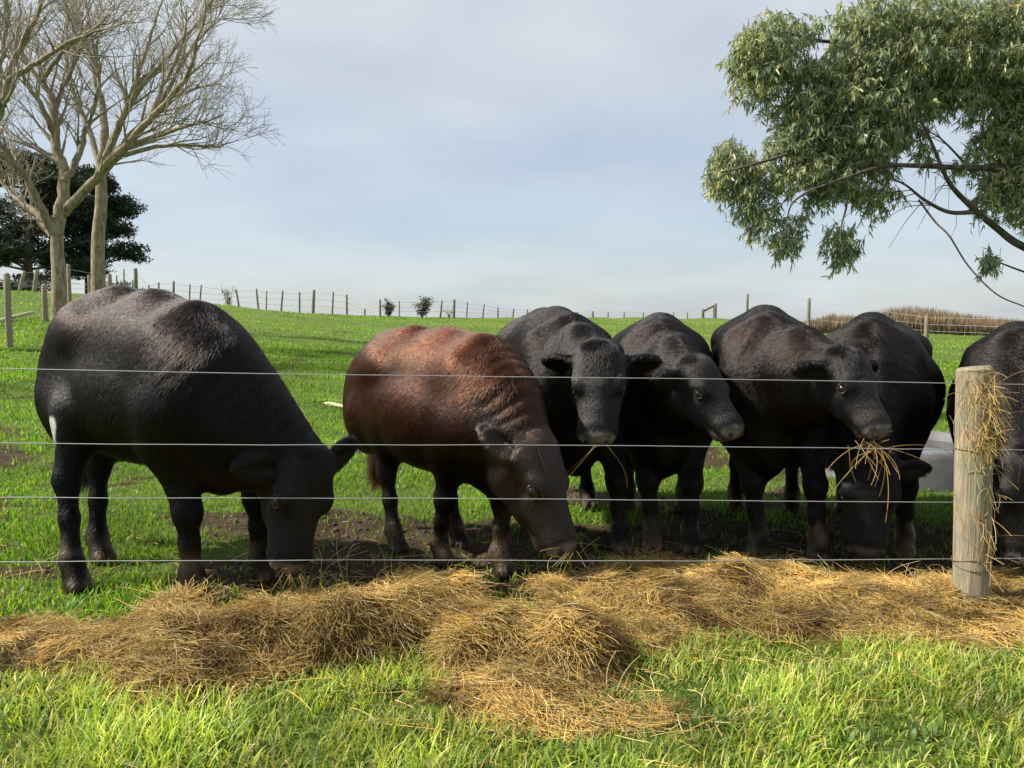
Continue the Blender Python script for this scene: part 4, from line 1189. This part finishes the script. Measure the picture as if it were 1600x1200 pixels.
def grow(r, path, rad, level, counts, lens, up, out_paths, rmin):
    """side shoots along a limb, recursively"""
    if level >= len(counts): return
    k = len(path)
    L = np.linalg.norm(np.diff(path, axis=0), axis=1).sum()
    nb = max(2, int(round(counts[level] * min(1.6, L / lens[level] * 0.55))))
    for s in np.sort(r.uniform(0.18, 1.0, nb)):
        i = min(int(s * (k - 1)), k - 2); f = s * (k - 1) - i
        p = path[i] * (1 - f) + path[i + 1] * f
        d = unit(path[i + 1] - path[i])
        side = unit(np.cross(d, r.normal(size=3)))
        ang = r.uniform(0.45, 0.95)
        v = unit(d * math.cos(ang) + side * math.sin(ang) + np.array([0, 0, up[level]]))
        ln = lens[level + 1] * r.uniform(0.55, 1.25) * (1.15 - 0.5 * s)
        m = 6
        pts = [p]
        for j in range(m - 1):
            v = unit(v + r.normal(0, 0.13, 3) + np.array([0, 0, up[level] * 0.25]))
            pts.append(pts[-1] + v * ln / (m - 1))
        r0 = min(rad[i] * 0.6, rad[i] * 0.25 + ln * 0.012)
        pts = np.array(pts); rr = np.linspace(max(r0, rmin), rmin, m)
        out_paths[level].append((pts, rr))
        grow(r, pts, rr, level + 1, counts, lens, up, out_paths, rmin)

def bare_tree(label, base, trunk, limbs, r_trunk, Y, seed, counts, lens, rmin=0.0032):
    r = np.random.default_rng(seed)
    b = np.array([base[0], base[1], gz(base[0], base[1])])
    root = tag(empty('bare_tree', b), label, 'tree')
    tp = bez([b - np.array([0, 0, 0.2])] + [np.array(at(x, y, Y + dy)) for x, y, dy in trunk], 6)
    tr = np.linspace(r_trunk * 1.12, r_trunk * 0.80, len(tp)); tr[:4] *= np.array([1.35, 1.18, 1.08, 1.03])
    V, F = tube_np([(tp - b, tr)], 14); mesh_np('trunk', V, F, M_BARK, root)
    levels = [[] for _ in counts]
    for ri, pl_ in limbs:
        pth = bez([np.array(at(x, y, Y + dy)) for x, y, dy in pl_], 5)
        pth[1:-1] += r.normal(0, 0.012, pth[1:-1].shape)
        rd = ri * 0.82 * np.linspace(1, 0, len(pth)) ** 0.9 + 0.010
        V, F = tube_np([(pth - b, rd)], 9); mesh_np('limb', V, F, M_BARK, root)
        grow(r, pth, rd, 0, counts, lens, (0.22, 0.15, 0.05, 0.0), levels, rmin)
    for li, pp in enumerate(levels):
        if not pp: continue
        V, F = tube_np([(p - b, q) for p, q in pp], 5 if li == 0 else 3)
        o = mesh_np('branches' if li == 0 else 'twigs', V, F, M_TWIG, root); o['kind'] = 'stuff'
    return root

Z = 2.4
def z2(*pts):
    return [(x / Z, y / Z, d) for x, y, d in pts]
CN, LE = (13, 11, 9), (1.4, 1.15, 0.75, 0.42)
p = at(90, 478, 15.0)
bare_tree('bare pale-barked tree with forked trunk, the left one behind the big black cow', (p.x, p.y), z2((222, 1050, 0), (215, 950, 0), (213, 860, 0)),
          [(0.135, z2((213, 880, 0), (232, 760, 0), (238, 640, .1), (208, 540, .2), (203, 400, .3), (160, 310, .3), (100, 230, .5), (40, 100, .6), (0, -30, .7))),
           (0.10, z2((205, 880, 0), (160, 790, -.2), (100, 670, -.4), (40, 590, -.6), (-30, 510, -.8), (-120, 440, -1))),
           (0.085, z2((200, 890, 0), (130, 800, .3), (60, 745, .5), (-10, 670, .8), (-100, 600, 1))),
           (0.10, z2((240, 800, 0), (340, 690, -.2), (440, 580, -.4), (560, 450, -.5), (640, 365, -.6), (715, 265, -.7), (745, 130, -.8), (800, -20, -.9))),
           (0.075, z2((240, 680, 0), (290, 590, .2), (325, 490, .3), (370, 320, .4), (345, 150, .5), (320, -30, .6))),
           (0.06, z2((208, 540, .2), (180, 440, 0), (105, 320, -.3), (60, 240, -.5), (-20, 180, -.7))),
           (0.055, z2((203, 420, .3), (250, 300, .5), (310, 170, .7), (330, 20, .9))),
           (0.05, z2((560, 450, -.5), (610, 330, -.3), (680, 170, -.2), (700, 20, 0))),
           (0.045, z2((160, 310, .3), (230, 200, .1), (330, 120, 0), (460, 70, -.1)))], 0.125, 15.0, 41, CN, LE)
p = at(153, 470, 18.5)
bare_tree('bare pale-barked tree standing just right of and behind the forked one', (p.x, p.y), z2((368, 1060, 0), (368, 900, 0), (380, 760, 0), (378, 640, 0)),
          [(0.13, z2((378, 660, 0), (392, 520, 0), (388, 420, .2), (350, 260, .3), (300, 80, .4), (280, -40, .5))),
           (0.11, z2((380, 650, 0), (430, 510, -.2), (480, 390, -.3), (520, 280, -.3), (570, 120, -.4), (620, -30, -.5))),
           (0.10, z2((385, 650, 0), (480, 520, .3), (580, 430, .5), (650, 365, .7), (740, 330, .9), (830, 315, 1.0))),
           (0.06, z2((440, 585, .1), (560, 555, .2), (690, 545, .3), (800, 550, .4), (880, 530, .5))),
           (0.06, z2((470, 555, .2), (640, 490, 0), (740, 462, -.3), (840, 430, -.5))),
           (0.08, z2((380, 640, 0), (330, 480, .4), (270, 330, .6), (250, 180, .8), (270, 0, 1))),
           (0.06, z2((480, 390, -.3), (560, 290, -.6), (660, 180, -.8), (760, 60, -1), (810, -20, -1))),
           (0.06, z2((580, 430, .5), (650, 300, .4), (710, 190, .3), (780, 110, .2), (850, 60, .1)))], 0.145, 18.5, 43, CN, (1.8, 1.3, 0.8, 0.46), 0.004)
p = at(-75, 520, 13.0)
bare_tree('bare tree at the left edge, dark limb leaning into the picture', (p.x, p.y), [(-75, 420, 0), (-70, 330, 0), (-62, 250, 0)],
          [(0.09, [(-62, 265, 0), (-30, 220, 0), (5, 165, -.1), (20, 100, -.2), (48, 45, -.3), (66, -10, -.4), (80, -60, -.4)]),
           (0.07, [(-62, 260, 0), (-70, 150, .3), (-50, 60, .4), (-20, -20, .5)]),
           (0.05, [(5, 165, -.1), (0, 100, .2), (12, 30, .3), (10, -30, .4)]),
           (0.05, [(14, 125, -.2), (60, 95, -.4), (120, 62, -.6), (200, 32, -.8)])], 0.15, 13.0, 47, (11, 9, 7), (1.3, 1.1, 0.65, 0.36))

# ------------------------------------------------------------------ gum tree on the right
def leaf_quads(r, P, D, L, Wd, tint):
    """hanging sickle leaves: base P, direction D, length, width"""
    n = len(P)
    ref = unit(r.normal(size=(n, 3)))
    s = unit(np.cross(D, ref)); up = np.cross(s, D)
    t = np.array([0.0, 0.35, 0.7, 1.0]); w = np.array([0.25, 1.0, 0.8, 0.02])
    cv = r.normal(0, 0.12, n)
    C = P[:, None] + D[:, None] * (L[:, None] * t)[..., None] + up[:, None] * (cv[:, None] * L[:, None] * (t ** 2))[..., None]
    C[..., 2] -= (0.10 * L[:, None] * t ** 2)
    a = C - s[:, None] * (Wd[:, None] * w * 0.5)[..., None]; b = C + s[:, None] * (Wd[:, None] * w * 0.5)[..., None]
    V = np.stack([a, b], 2).reshape(n, 8, 3)
    q = np.array([(0, 1, 3, 2), (2, 3, 5, 4), (4, 5, 7, 6)])
    F = (np.arange(n)[:, None, None] * 8 + q[None]).reshape(-1, 4)
    return V.reshape(-1, 3), F, np.repeat(tint, 8, 0)

gt = np.random.default_rng(61)
YG = 9.2
def zg(x, y, d=0.0):
    return np.array(at(1080 + x / 2.3077, y / 2.3077, YG + d))
tb = at(1960, 600, YG + 0.6); tb = np.array([tb.x, tb.y, gz(tb.x, tb.y)])
root = tag(empty('gum_tree', tb), 'evergreen gum tree with drooping leaves overhanging from the right', 'tree')
tp = bez([tb - np.array([0, 0, .2]), tb + np.array([-.05, 0, 1.2]), tb + np.array([-.25, .05, 2.8]), tb + np.array([-.2, .1, 4.6]), tb + np.array([.1, .1, 6.5]), tb + np.array([.2, 0, 8.2])], 5)
V, F = tube_np([(tp - tb, np.linspace(0.27, 0.06, len(tp)))], 14); mesh_np('trunk', V, F, M_GUMBARK, root)
fork = tb + np.array([-0.2, 0.03, 2.0]); fork2 = tb + np.array([-0.25, 0.05, 3.1]); fork3 = tb + np.array([-.2, .1, 4.6])
LIMBS = [(0.055, [fork, zg(1420, 960, .2), zg(1200, 890, 0), (zg(1100, 820, 0)), zg(1030, 762, -.1), zg(955, 690, -.2), zg(915, 630, -.3), zg(860, 500, -.4), zg(800, 380, -.5)]),
         (0.05, [fork2, zg(1450, 700, .2), zg(1200, 612, 0), zg(1000, 606, -.1), zg(820, 598, -.2), zg(690, 600, -.3), zg(560, 640, -.4), zg(420, 690, -.4)]),
         (0.028, [zg(1025, 765, -.1), zg(930, 765, -.2), zg(840, 720, -.3), zg(770, 665, -.3), zg(700, 640, -.4)]),
         (0.045, [fork3, zg(1300, 250, .3), zg(1000, 330, .1), zg(760, 360, 0), zg(560, 420, -.1), zg(380, 540, -.2), zg(200, 600, -.3), zg(110, 620, -.3)]),
         (0.045, [fork3, zg(1250, 60, .5), zg(950, 120, .3), zg(700, 110, .2), zg(500, 150, .1), zg(330, 120, 0), zg(200, 170, -.1)]),
         (0.012, [zg(820, 720, -.3), zg(880, 800, -.4), zg(930, 850, -.5), zg(1000, 960, -.5), zg(1100, 1060, -.6), zg(1200, 1105, -.6), zg(1300, 1150, -.7)]),
         (0.018, [zg(1420, 1060, 0), zg(1300, 1010, 0), zg(1200, 980, 0), zg(1120, 950, 0), zg(1060, 925, 0)]),
         (0.016, [zg(560, 640, -.4), zg(560, 740, -.4), zg(540, 820, -.4), zg(540, 880, -.4)]),
         (0.016, [zg(420, 690, -.4), zg(360, 740, -.4), zg(340, 830, -.4)]),
         (0.016, [zg(1000, 606, -.1), zg(960, 560, -.1), zg(900, 500, -.2), zg(850, 470, -.2)])]
for ri, pts in LIMBS:
    pth = bez(pts, 5)
    V, F = tube_np([(pth - tb, np.linspace(ri, max(0.006, ri * 0.2), len(pth)))], 7); mesh_np('limb', V, F, M_GUMBARK, root)
# leafy clumps: centre, half-size (in the photo's own zoom units), depth half-size, how full
CL = [(200, 190, 85, 80, 1), (300, 130, 110, 90, 1), (330, 240, 100, 80, .9), (215, 290, 70, 85, .55), (260, 355, 55, 60, .25), (430, 110, 45, 55, .35), (620, 70, 110, 90, 1), (780, 60, 120, 90, 1),
      (960, 70, 140, 100, 1), (1130, 90, 120, 120, 1), (600, 200, 110, 100, 1), (760, 210, 130, 110, 1), (920, 220, 130, 110, 1), (1080, 250, 130, 110, 1), (1180, 330, 90, 120, 1),
      (460, 290, 100, 90, .9), (390, 390, 90, 85, .9), (560, 350, 110, 100, 1), (700, 370, 110, 110, 1), (840, 360, 90, 70, .9), (1000, 380, 80, 60, .6), (340, 520, 80, 90, 1), (450, 480, 100, 100, 1),
      (570, 500, 110, 100, 1), (690, 500, 90, 90, .9), (420, 610, 110, 70, 1), (520, 640, 90, 80, .8), (640, 590, 80, 60, .6), (130, 560, 70, 60, .75), (110, 650, 60, 65, .75), (210, 620, 70, 80, .7),
      (210, 720, 65, 70, .7), (240, 800, 45, 70, .5), (320, 660, 70, 60, .55), (340, 870, 55, 60, .7), (390, 790, 40, 60, .3), (300, 770, 40, 45, .35), (470, 700, 60, 45, .5), (600, 690, 60, 60, .5), (700, 690, 45, 90, .5), (640, 740, 50, 50, .3),
      (530, 860, 55, 50, .85), (545, 925, 35, 35, .6), (570, 890, 40, 30, .6), (1075, 935, 36, 40, .8), (1090, 480, 70, 90, .6), (1150, 560, 70, 90, .8), (1080, 640, 60, 70, .55), (1160, 700, 70, 100, .7), (1060, 730, 40, 60, .5),
      (1250, 450, 120, 200, 1), (1300, 200, 150, 200, 1), (1280, 700, 90, 150, .8), (1450, 350, 150, 260, 1), (800, 470, 60, 60, .5), (940, 310, 90, 60, .8), (830, 560, 50, 40, .35), (960, 600, 60, 35, .3), (1020, 570, 40, 40, .3)]
PL, DL, TL = [], [], []
u_px = YG / FPX / 2.3077
sprays = []
for cx, cy, rx, ry, full in CL:
    nsp = int(min(1.0, full * 1.35) * rx * ry / 80) + 2
    for q in range(nsp):
        v = unit(gt.normal(size=3)) * gt.random() ** 0.45
        c = zg(cx + v[0] * rx, cy - v[2] * ry) + np.array([0, v[1] * max(rx, ry) * u_px * 1.25, 0])
        hd = np.array([gt.normal(-0.25, 0.7), gt.normal(0, 0.6), gt.normal(-0.25, 0.55)]); hd = unit(hd)
        ln = gt.uniform(0.14, 0.30)
        t = np.linspace(0, 1, 5)[:, None]
        pth = c + ln * (hd * t + np.array([0, 0, -0.25]) * t ** 2) - hd * ln * 0.5
        sprays.append((pth, np.linspace(0.0035, 0.0016, 5)))
        nl = int(gt.uniform(13, 22))
        s = gt.uniform(0.05, 1.0, nl)
        i = np.minimum((s * 4).astype(int), 3); f = (s * 4 - i)[:, None]
        PL.append(pth[i] * (1 - f) + pth[i + 1] * f)
        DL.append(unit(hd[None] * 0.35 + gt.normal(0, 0.5, (nl, 3)) + np.array([0, 0, -0.75])))
        base_t = np.array([(0.118, 0.140, 0.074), (0.155, 0.168, 0.076), (0.100, 0.126, 0.080), (0.20, 0.190, 0.095)][gt.choice(4, p=[.4, .3, .2, .1])])
        TL.append(base_t[None] * gt.uniform(1.7, 3.1, (nl, 1)))
PL, DL, TL = np.concatenate(PL), np.concatenate(DL), np.concatenate(TL)
n = len(PL)
V, F, C = leaf_quads(gt, PL - tb, DL, gt.uniform(0.055, 0.11, n), gt.uniform(0.012, 0.019, n), TL)
o = mesh_np('crown', V, F, M_LEAF, root, True, None, {'tint': ('POINT', 'FLOAT_COLOR', C)}); o['kind'] = 'stuff'
V, F = tube_np([(p - tb, q) for p, q in sprays], 3); o = mesh_np('twigs', V, F, M_GUMBARK, root); o['kind'] = 'stuff'
# strips of bark and bare twigs trailing under the canopy
tw = []
for x, y, l in ((955, 810, 90), (1115, 940, 90), (1175, 760, 160), (930, 700, 130), (1000, 700, 140), (1120, 780, 130), (880, 690, 110)):
    a = zg(x, y - l * 0.5, gt.normal(0, .3)); tw.append((np.array([a, a + [gt.normal(0, .01), 0, -l * u_px * 0.5], a + [gt.normal(0, .03), 0, -l * u_px]]), np.array([.004, .003, .002])))
for q in range(26):
    lp = bez(LIMBS[(0, 1, 2, 9)[q % 4]][1], 5); a = lp[int(gt.uniform(0.35, 0.95) * (len(lp) - 1))]; d = np.array([gt.normal(-.5, .5), gt.normal(0, .3), gt.normal(-.1, .35)])
    tw.append((bez([a, a + d * .3 + [0, 0, gt.normal(0, .04)], a + d * .6 + [0, 0, -.12]], 3), np.linspace(.006, .002, 7)))
V, F = tube_np([(p - tb, q) for p, q in tw], 4); o = mesh_np('hanging_twigs', V, F, M_GUMBARK, root); o['kind'] = 'stuff'
print('gum leaves', n)

# ------------------------------------------------------------------ dark pines behind the bare trees
def pine(label, px, Y, top, halfw, seed, lowest=440, gaps=0.0):
    r = np.random.default_rng(seed)
    b = at(px, 470, Y); b = np.array([b.x, b.y, gz(b.x, b.y)])
    root = tag(empty('pine_tree', b), label, 'tree', 'dark pines behind the bare trees')
    H = at(px, top, Y).z - b[2]; z0 = max(at(px, lowest, Y).z - b[2], 0.3)
    hw = halfw / FPX * Y
    V, F = tube_np([(np.array([[0, 0, -.3], [0.05, 0, H * .5], [0, 0, H * .97]]), np.array([.32, .2, .04]))], 9); mesh_np('trunk', V, F, M_GUMBARK, root)
    VV, FF, CC, off, br = [], [], [], 0, []
    for q in range(int(46)):
        t = r.random() ** 0.9
        z = z0 + t * (H - z0)
        wmax = hw * (1.05 - 0.25 * t) * math.sqrt(max(0.02, 1 - max(0, (t - 0.45) / 0.56) ** 2)) * r.uniform(0.7, 1.1)
        a = r.uniform(0, 6.283)
        e = np.array([math.cos(a) * wmax, math.sin(a) * wmax, z + wmax * 0.10])
        s0 = np.array([0, 0, z - wmax * .15])
        br.append((np.stack([s0, s0 * .5 + e * .5 + [0, 0, -.1], e]), np.array([.08, .05, .02])))
        for c in range(7):
            f = r.uniform(0.35, 1.03)
            cc = s0 * (1 - f) + e * f + r.normal(0, [.35, .35, .12])
            m = 130
            v = unit(r.normal(size=(m, 3))) * (r.random((m, 1)) ** .4) * np.array([0.85, 0.85, 0.33]) * r.uniform(.7, 1.15)
            d = unit(r.normal(size=(m, 3)) + np.array([0, 0, .5]))
            VL, FL, CL_ = leaf_quads(r, cc + v, d, r.uniform(.14, .30, m), r.uniform(.05, .09, m), np.array([0.022, 0.034, 0.019])[None] * r.uniform(.6, 1.5, (m, 1)))
            VV.append(VL); FF.append(FL + off); CC.append(CL_); off += len(VL)
    o = mesh_np('crown', np.concatenate(VV), np.concatenate(FF), M_PINE, root, True, None, {'tint': ('POINT', 'FLOAT_COLOR', np.concatenate(CC))}); o['kind'] = 'stuff'
    V, F = tube_np(br, 5); o = mesh_np('branches', V, F, M_GUMBARK, root); o['kind'] = 'stuff'
pine('tall dark pine behind the forked bare tree at the left edge', 45, 46, 245, 120, 71)
pine('smaller dark pine showing right of the bare trunks', 140, 50, 272, 78, 73, 425)
# ------------------------------------------------------------------ fences on the skyline
def far_post(root, px, ytop, ybot, Y, r, mat, lean=0.0, seed=1):
    rp = np.array(root.location)
    a = at(px, ybot, Y); g = gz(a.x, a.y)
    h = max(at(px, ytop, Y).z - g, 0.3)
    V, F = post_mesh(h, r, r * 0.9, seed, sides=8, lean=(lean, 0), rings=4, cham=0.02)
    q = np.array([a.x, a.y, g]) - rp
    mesh_np('post', V + q, F, mat, root, False)
    return q + rp, h
def far_wires(root, posts, fr, rad):
    rp = np.array(root.location)
    for f in fr:
        pts = np.array([p + np.array([0, 0, h_ * f]) for p, h_ in posts])
        V, F = tube_np([(pts - rp, np.full(len(pts), rad))], 4); mesh_np('wire', V, F, M_WIRE, root)

def dY(px):
    return float(np.interp(px, [170, 250, 400, 700, 900, 1100], [34, 37, 40, 46, 55, 64]))
sk = [(183, 430, 457, .03, 0), (194, 420, 463, .03, .02), (208, 438, 461, .04, 0), (213, 419, 462, .09, 0), (231, 445, 468, .03, .1), (248, 441, 472, .045, .03), (271, 439, 473, .06, .04), (296, 444, 475, .04, .05), (312, 445, 476, .04, .1), (374, 452, 481, .05, -.14), (404, 451, 482, .05, -.08), (416, 454, 484, .03, .04),
      (439, 454, 486, .05, .1), (468, 456, 487, .05, .02), (489, 453, 488, .085, .06), (519, 456, 489, .05, .06), (542, 460, 491, .06, 0), (570, 482, 493, .05, 0), (594, 468, 494, .06, 0), (624, 470, 494, .03, 0), (688, 469, 495, .05, .1), (709, 468, 495, .085, .03),
      (729, 472, 496, .04, .06), (754, 475, 497, .05, .12), (778, 480, 498, .05, 0), (801, 482, 498, .05, .1), (824, 483, 498, .05, 0), (850, 486, 498, .04, .05), (875, 487, 499, .05, 0), (902, 487, 499, .05, 0), (926, 486, 499, .08, 0), (950, 487, 499, .05, 0), (975, 487, 499, .05, 0), (1005, 488, 500, .05, 0), (1030, 488, 500, .05, 0), (1052, 488, 500, .05, 0), (1074, 488, 500, .05, 0)]
p0 = at(183, 460, 34)
fe = tag(empty('skyline_fence', (p0.x, p0.y, gz(p0.x, p0.y))), 'long post and wire fence running along the crest of the field', 'fence')
ps = []
for i, (px, a, b, r, ln) in enumerate(sk):
    ps.append(far_post(fe, px, a, b, dY(px), max(r, 0.035), M_FPOST, ln, i))
far_wires(fe, ps, (0.35, 0.62, 0.9), 0.006)
# bracing posts with slanting stay at the end of that fence
pb = at(1098, 500, 64)
br = tag(empty('fence_brace', (pb.x, pb.y, gz(pb.x, pb.y))), 'two stout braced posts with slanting rail on the skyline', 'fence')
q1, h1 = far_post(br, 1098, 483, 500, 64, 0.13, M_FPOST, 0, 3)
q2, h2 = far_post(br, 1117, 474, 500, 64, 0.15, M_FPOST, 0, 4)
V, F = tube_np([(np.array([q1 + [0, 0, h1 * .8], q2 + [0, 0, h2 * .9]]) - np.array(br.location), np.array([.10, .10]))], 7); mesh_np('rail', V, F, M_FPOST, br)
far_wires(br, [ps[-1], (q1, h1 * .9), (q2, h2 * .8)], (0.35, 0.7), 0.006)
# fence coming down on the right
pf = at(1167, 492, 40)
fr_ = tag(empty('paddock_fence', (pf.x, pf.y, gz(pf.x, pf.y))), 'sparse post and wire fence in front of the dry reeds at the right', 'fence')
pp = [far_post(fr_, 1167, 459, 505, 40, 0.075, M_FPOST, 0, 5), far_post(fr_, 1263, 466, 512, 36, 0.085, M_FPOST, 0, 6), far_post(fr_, 1447, 493, 533, 29, 0.085, M_FPOST, 0, 7), far_post(fr_, 1690, 497, 545, 24, 0.085, M_FPOST, 0, 8)]
far_wires(fr_, pp, (0.4, 0.65, 0.92), 0.006)
# paddock fence at the left, in front of the trees
pf = at(13, 540, 13.4)
fl = tag(empty('paddock_fence', (pf.x, pf.y, gz(pf.x, pf.y))), 'pale weathered post and wire fence at the left under the bare trees', 'fence')
pp = [far_post(fl, -130, 420, 560, 12.2, 0.06, M_POST, 0, 10), far_post(fl, 15, 427, 540, 13.4, 0.055, M_POST, 0.0, 11), far_post(fl, 71, 445, 505, 17, 0.06, M_POST, 0.0, 12), far_post(fl, 109, 413, 470, 21, 0.05, M_POST, 0, 13), far_post(fl, 172, 428, 462, 27, 0.08, M_POST, 0, 14)]
far_wires(fl, pp, (0.3, 0.6, 0.9), 0.005)
pf = at(35, 457, 30)
fb = tag(empty('boundary_fence', (pf.x, pf.y, gz(pf.x, pf.y))), 'row of leaning pale posts under the dark pine at the far left', 'fence')
pp = [far_post(fb, -40, 428, 458, 30, .06, M_POST, .1, 20), far_post(fb, 8, 426, 458, 30, .06, M_POST, .1, 21), far_post(fb, 30, 424, 458, 30, .07, M_POST, .28, 22), far_post(fb, 53, 422, 458, 30, .08, M_POST, .16, 23), far_post(fb, 98, 430, 459, 31, .06, M_POST, 0, 24), far_post(fb, 140, 430, 460, 32, .06, M_POST, 0, 25)]
far_wires(fb, pp, (0.3, 0.55, 0.9), 0.006)

# ------------------------------------------------------------------ shrubs on the skyline and under the trees
M_SHRUB = mat_blade('shrub_leaf', 0.6, 0.15)
def shrub(label, px, py, Y, w, h, seed, dens, col, group=None, twigs=10):
    r = np.random.default_rng(seed)
    b = at(px, py, Y); b = np.array([b.x, b.y, gz(b.x, b.y)])
    root = tag(empty('shrub', b), label, 'shrub', group)
    W, H = w / FPX * Y, h / FPX * Y
    st, PP = [], []
    for q in range(twigs):
        a = r.uniform(0, 6.28); e = np.array([math.cos(a) * W * .5 * r.uniform(.3, 1), math.sin(a) * W * .5 * r.uniform(.3, 1), H * r.uniform(.55, 1.0)])
        pth = bez([np.array([0, 0, -.05]), e * [.35, .35, .5], e], 4); st.append((pth, np.linspace(.022, .006, len(pth))))
        for s in range(int(dens)):
            f = r.uniform(.3, 1.0); PP.append(pth[min(int(f * (len(pth) - 1)), len(pth) - 1)] + r.normal(0, [W * .08, W * .08, H * .06]))
    V, F = tube_np(st, 4); o = mesh_np('stems', V, F, M_TWIG, root); o['kind'] = 'stuff'
    if PP:
        PP = np.array(PP); n = len(PP)
        V, F, C = leaf_quads(r, PP, unit(r.normal(size=(n, 3)) + [0, 0, .4]), r.uniform(.09, .2, n), r.uniform(.03, .06, n), np.array(col)[None] * r.uniform(.6, 1.4, (n, 1)))
        o = mesh_np('crown', V, F, M_SHRUB, root, True, None, {'tint': ('POINT', 'FLOAT_COLOR', C)}); o['kind'] = 'stuff'
shrub('nearly leafless small shrub on the skyline beside the leaning posts', 357, 480, 40, 30, 38, 81, 9, (0.09, 0.085, 0.04))
shrub('narrow dark shrub on the skyline left of the wide one', 607, 494, 46, 22, 32, 83, 60, (0.045, 0.05, 0.025))
shrub('wide dark shrub on the skyline right of the narrow one', 659, 495, 46, 44, 34, 85, 60, (0.05, 0.05, 0.03), None, 14)
shrub('wispy leafless shrub on the skyline by a thick fence post', 702, 496, 46.5, 26, 20, 87, 2, (0.09, 0.085, 0.05))
shrub('dark bush under the bare trees at the foot of the skyline fence', 183, 462, 36, 46, 28, 89, 90, (0.03, 0.036, 0.02), None, 16)
shrub('low dark bush at the skyline fence right of the thick dark post', 226, 466, 37, 34, 18, 91, 90, (0.035, 0.036, 0.022), None, 12)
shrub('dark hedge bush below the tall pine at the far left', 30, 458, 38, 120, 30, 93, 120, (0.025, 0.032, 0.018), None, 40)

# dry reeds on the right
rr = np.random.default_rng(95)
n = 16000
px = rr.uniform(1255, 1800, n)
ht = np.interp(px, [1255, 1300, 1340, 1380, 1420, 1460, 1500, 1560, 1600, 1700, 1800], [10, 23, 20, 31, 36, 33, 26, 20, 18, 22, 20]) * rr.uniform(0.5, 1.05, n)
Yr = rr.uniform(36, 42, n)
X = (px - 800) / FPX * Yr
P = np.stack([X, Yr, ground(X, Yr) - 0.05], 1)
V, F, C = blades(P, ht / FPX * Yr * 1.12 + 0.1, rr.uniform(.02, .05, n), rr.gamma(2, .12, n), rr.uniform(0, 6.28, n), pick(rr, n, [(0.21, 0.145, 0.08), (0.16, 0.11, 0.06), (0.27, 0.205, 0.125), (0.11, 0.09, 0.05)], [4, 3, 2, 2]), 3, 0.6)
o = mesh_np('dry_reeds', V, F, mat_blade('reed', 0.7, 0.15), None, True, None, {'tint': ('POINT', 'FLOAT_COLOR', C)})
tag(o, 'thicket of tan dry reeds on the rise at the right', 'reeds', kind='stuff')

# ------------------------------------------------------------------ concrete water trough
def mat_concrete():
    m, N, L, out = nodes('trough_concrete')
    b = N.new('ShaderNodeBsdfPrincipled'); b.inputs['Roughness'].default_value = 0.8
    tcn = N.new('ShaderNodeTexCoord'); t = N.new('ShaderNodeTexNoise'); t.inputs['Scale'].default_value = 6; t.inputs['Detail'].default_value = 8
    L.new(tcn.outputs['Object'], t.inputs['Vector'])
    r = ramp(N, [(0.3, (0.08, 0.08, 0.084)), (0.7, (0.17, 0.17, 0.18))]); L.new(t.outputs['Fac'], r.inputs[0]); L.new(r.outputs[0], b.inputs['Base Color'])
    bp = N.new('ShaderNodeBump'); bp.inputs['Strength'].default_value = 0.3; bp.inputs['Distance'].default_value = 0.01
    L.new(t.outputs['Fac'], bp.inputs['Height']); L.new(bp.outputs[0], b.inputs['Normal']); L.new(b.outputs[0], out.inputs[0]); return m
def mat_water():
    m, N, L, out = nodes('trough_water')
    b = N.new('ShaderNodeBsdfPrincipled'); b.inputs['Base Color'].default_value = (0.02, 0.025, 0.02, 1); b.inputs['Roughness'].default_value = 0.05
    L.new(b.outputs[0], out.inputs[0]); return m
tx, ty = 3.30, 6.75
tr_ = tag(empty('water_trough', (tx, ty, gz(tx, ty))), 'round grey concrete water trough behind the cattle, seen left of the post', 'trough')
def lathe(prof, seg=48):
    V, F = [], []
    for r, z in prof:
        for j in range(seg):
            a = 2 * math.pi * j / seg; V.append((r * math.cos(a), r * math.sin(a), z))
    for i in range(len(prof) - 1):
        for j in range(seg):
            F.append((i * seg + j, i * seg + (j + 1) % seg, (i + 1) * seg + (j + 1) % seg, (i + 1) * seg + j))
    return np.array(V), np.array(F)
V, F = lathe([(0.80, -0.1), (0.79, 0.08), (0.765, 0.20), (0.76, 0.245), (0.74, 0.265), (0.70, 0.268), (0.675, 0.255), (0.66, 0.15), (0.64, 0.04), (0.0, 0.035)])
mesh_np('basin', V, F, mat_concrete(), tr_)
V, F = lathe([(0.0, 0.19), (0.664, 0.19)]); mesh_np('water', V, F[:, ::-1], mat_water(), tr_)

# ------------------------------------------------------------------ sticks
def stick(label, a, b, r, col):
    a, b = np.array(a), np.array(b)
    pth = bez([a, a * .6 + b * .4 + [0, 0, .012], b], 5); rd = np.linspace(r, r * .7, len(pth)); rd[0] *= .6; rd[-1] *= .5
    V, F = tube_np([(pth - a, rd)], 8)
    o = mesh_np('stick', V, F, M_STICK, None, True, a); tag(o, label, 'stick')
M_STICK = mat_bark('stick_bark', (0.30, 0.27, 0.16), (0.50, 0.45, 0.28), (0.62, 0.58, 0.40), 20)
a, b = gp(508, 634), gp(575, 650)
stick('pale peeled stick lying on the grass behind the brown cow', (a.x, a.y, a.z + .03), (b.x, b.y, b.z + .03), 0.026, None)
a, b = gp(-10, 508), gp(54, 490)
stick('pale fallen branch on the grass by the left paddock fence', (a.x, a.y, a.z + .04), (b.x, b.y, b.z + .04), 0.05, None)
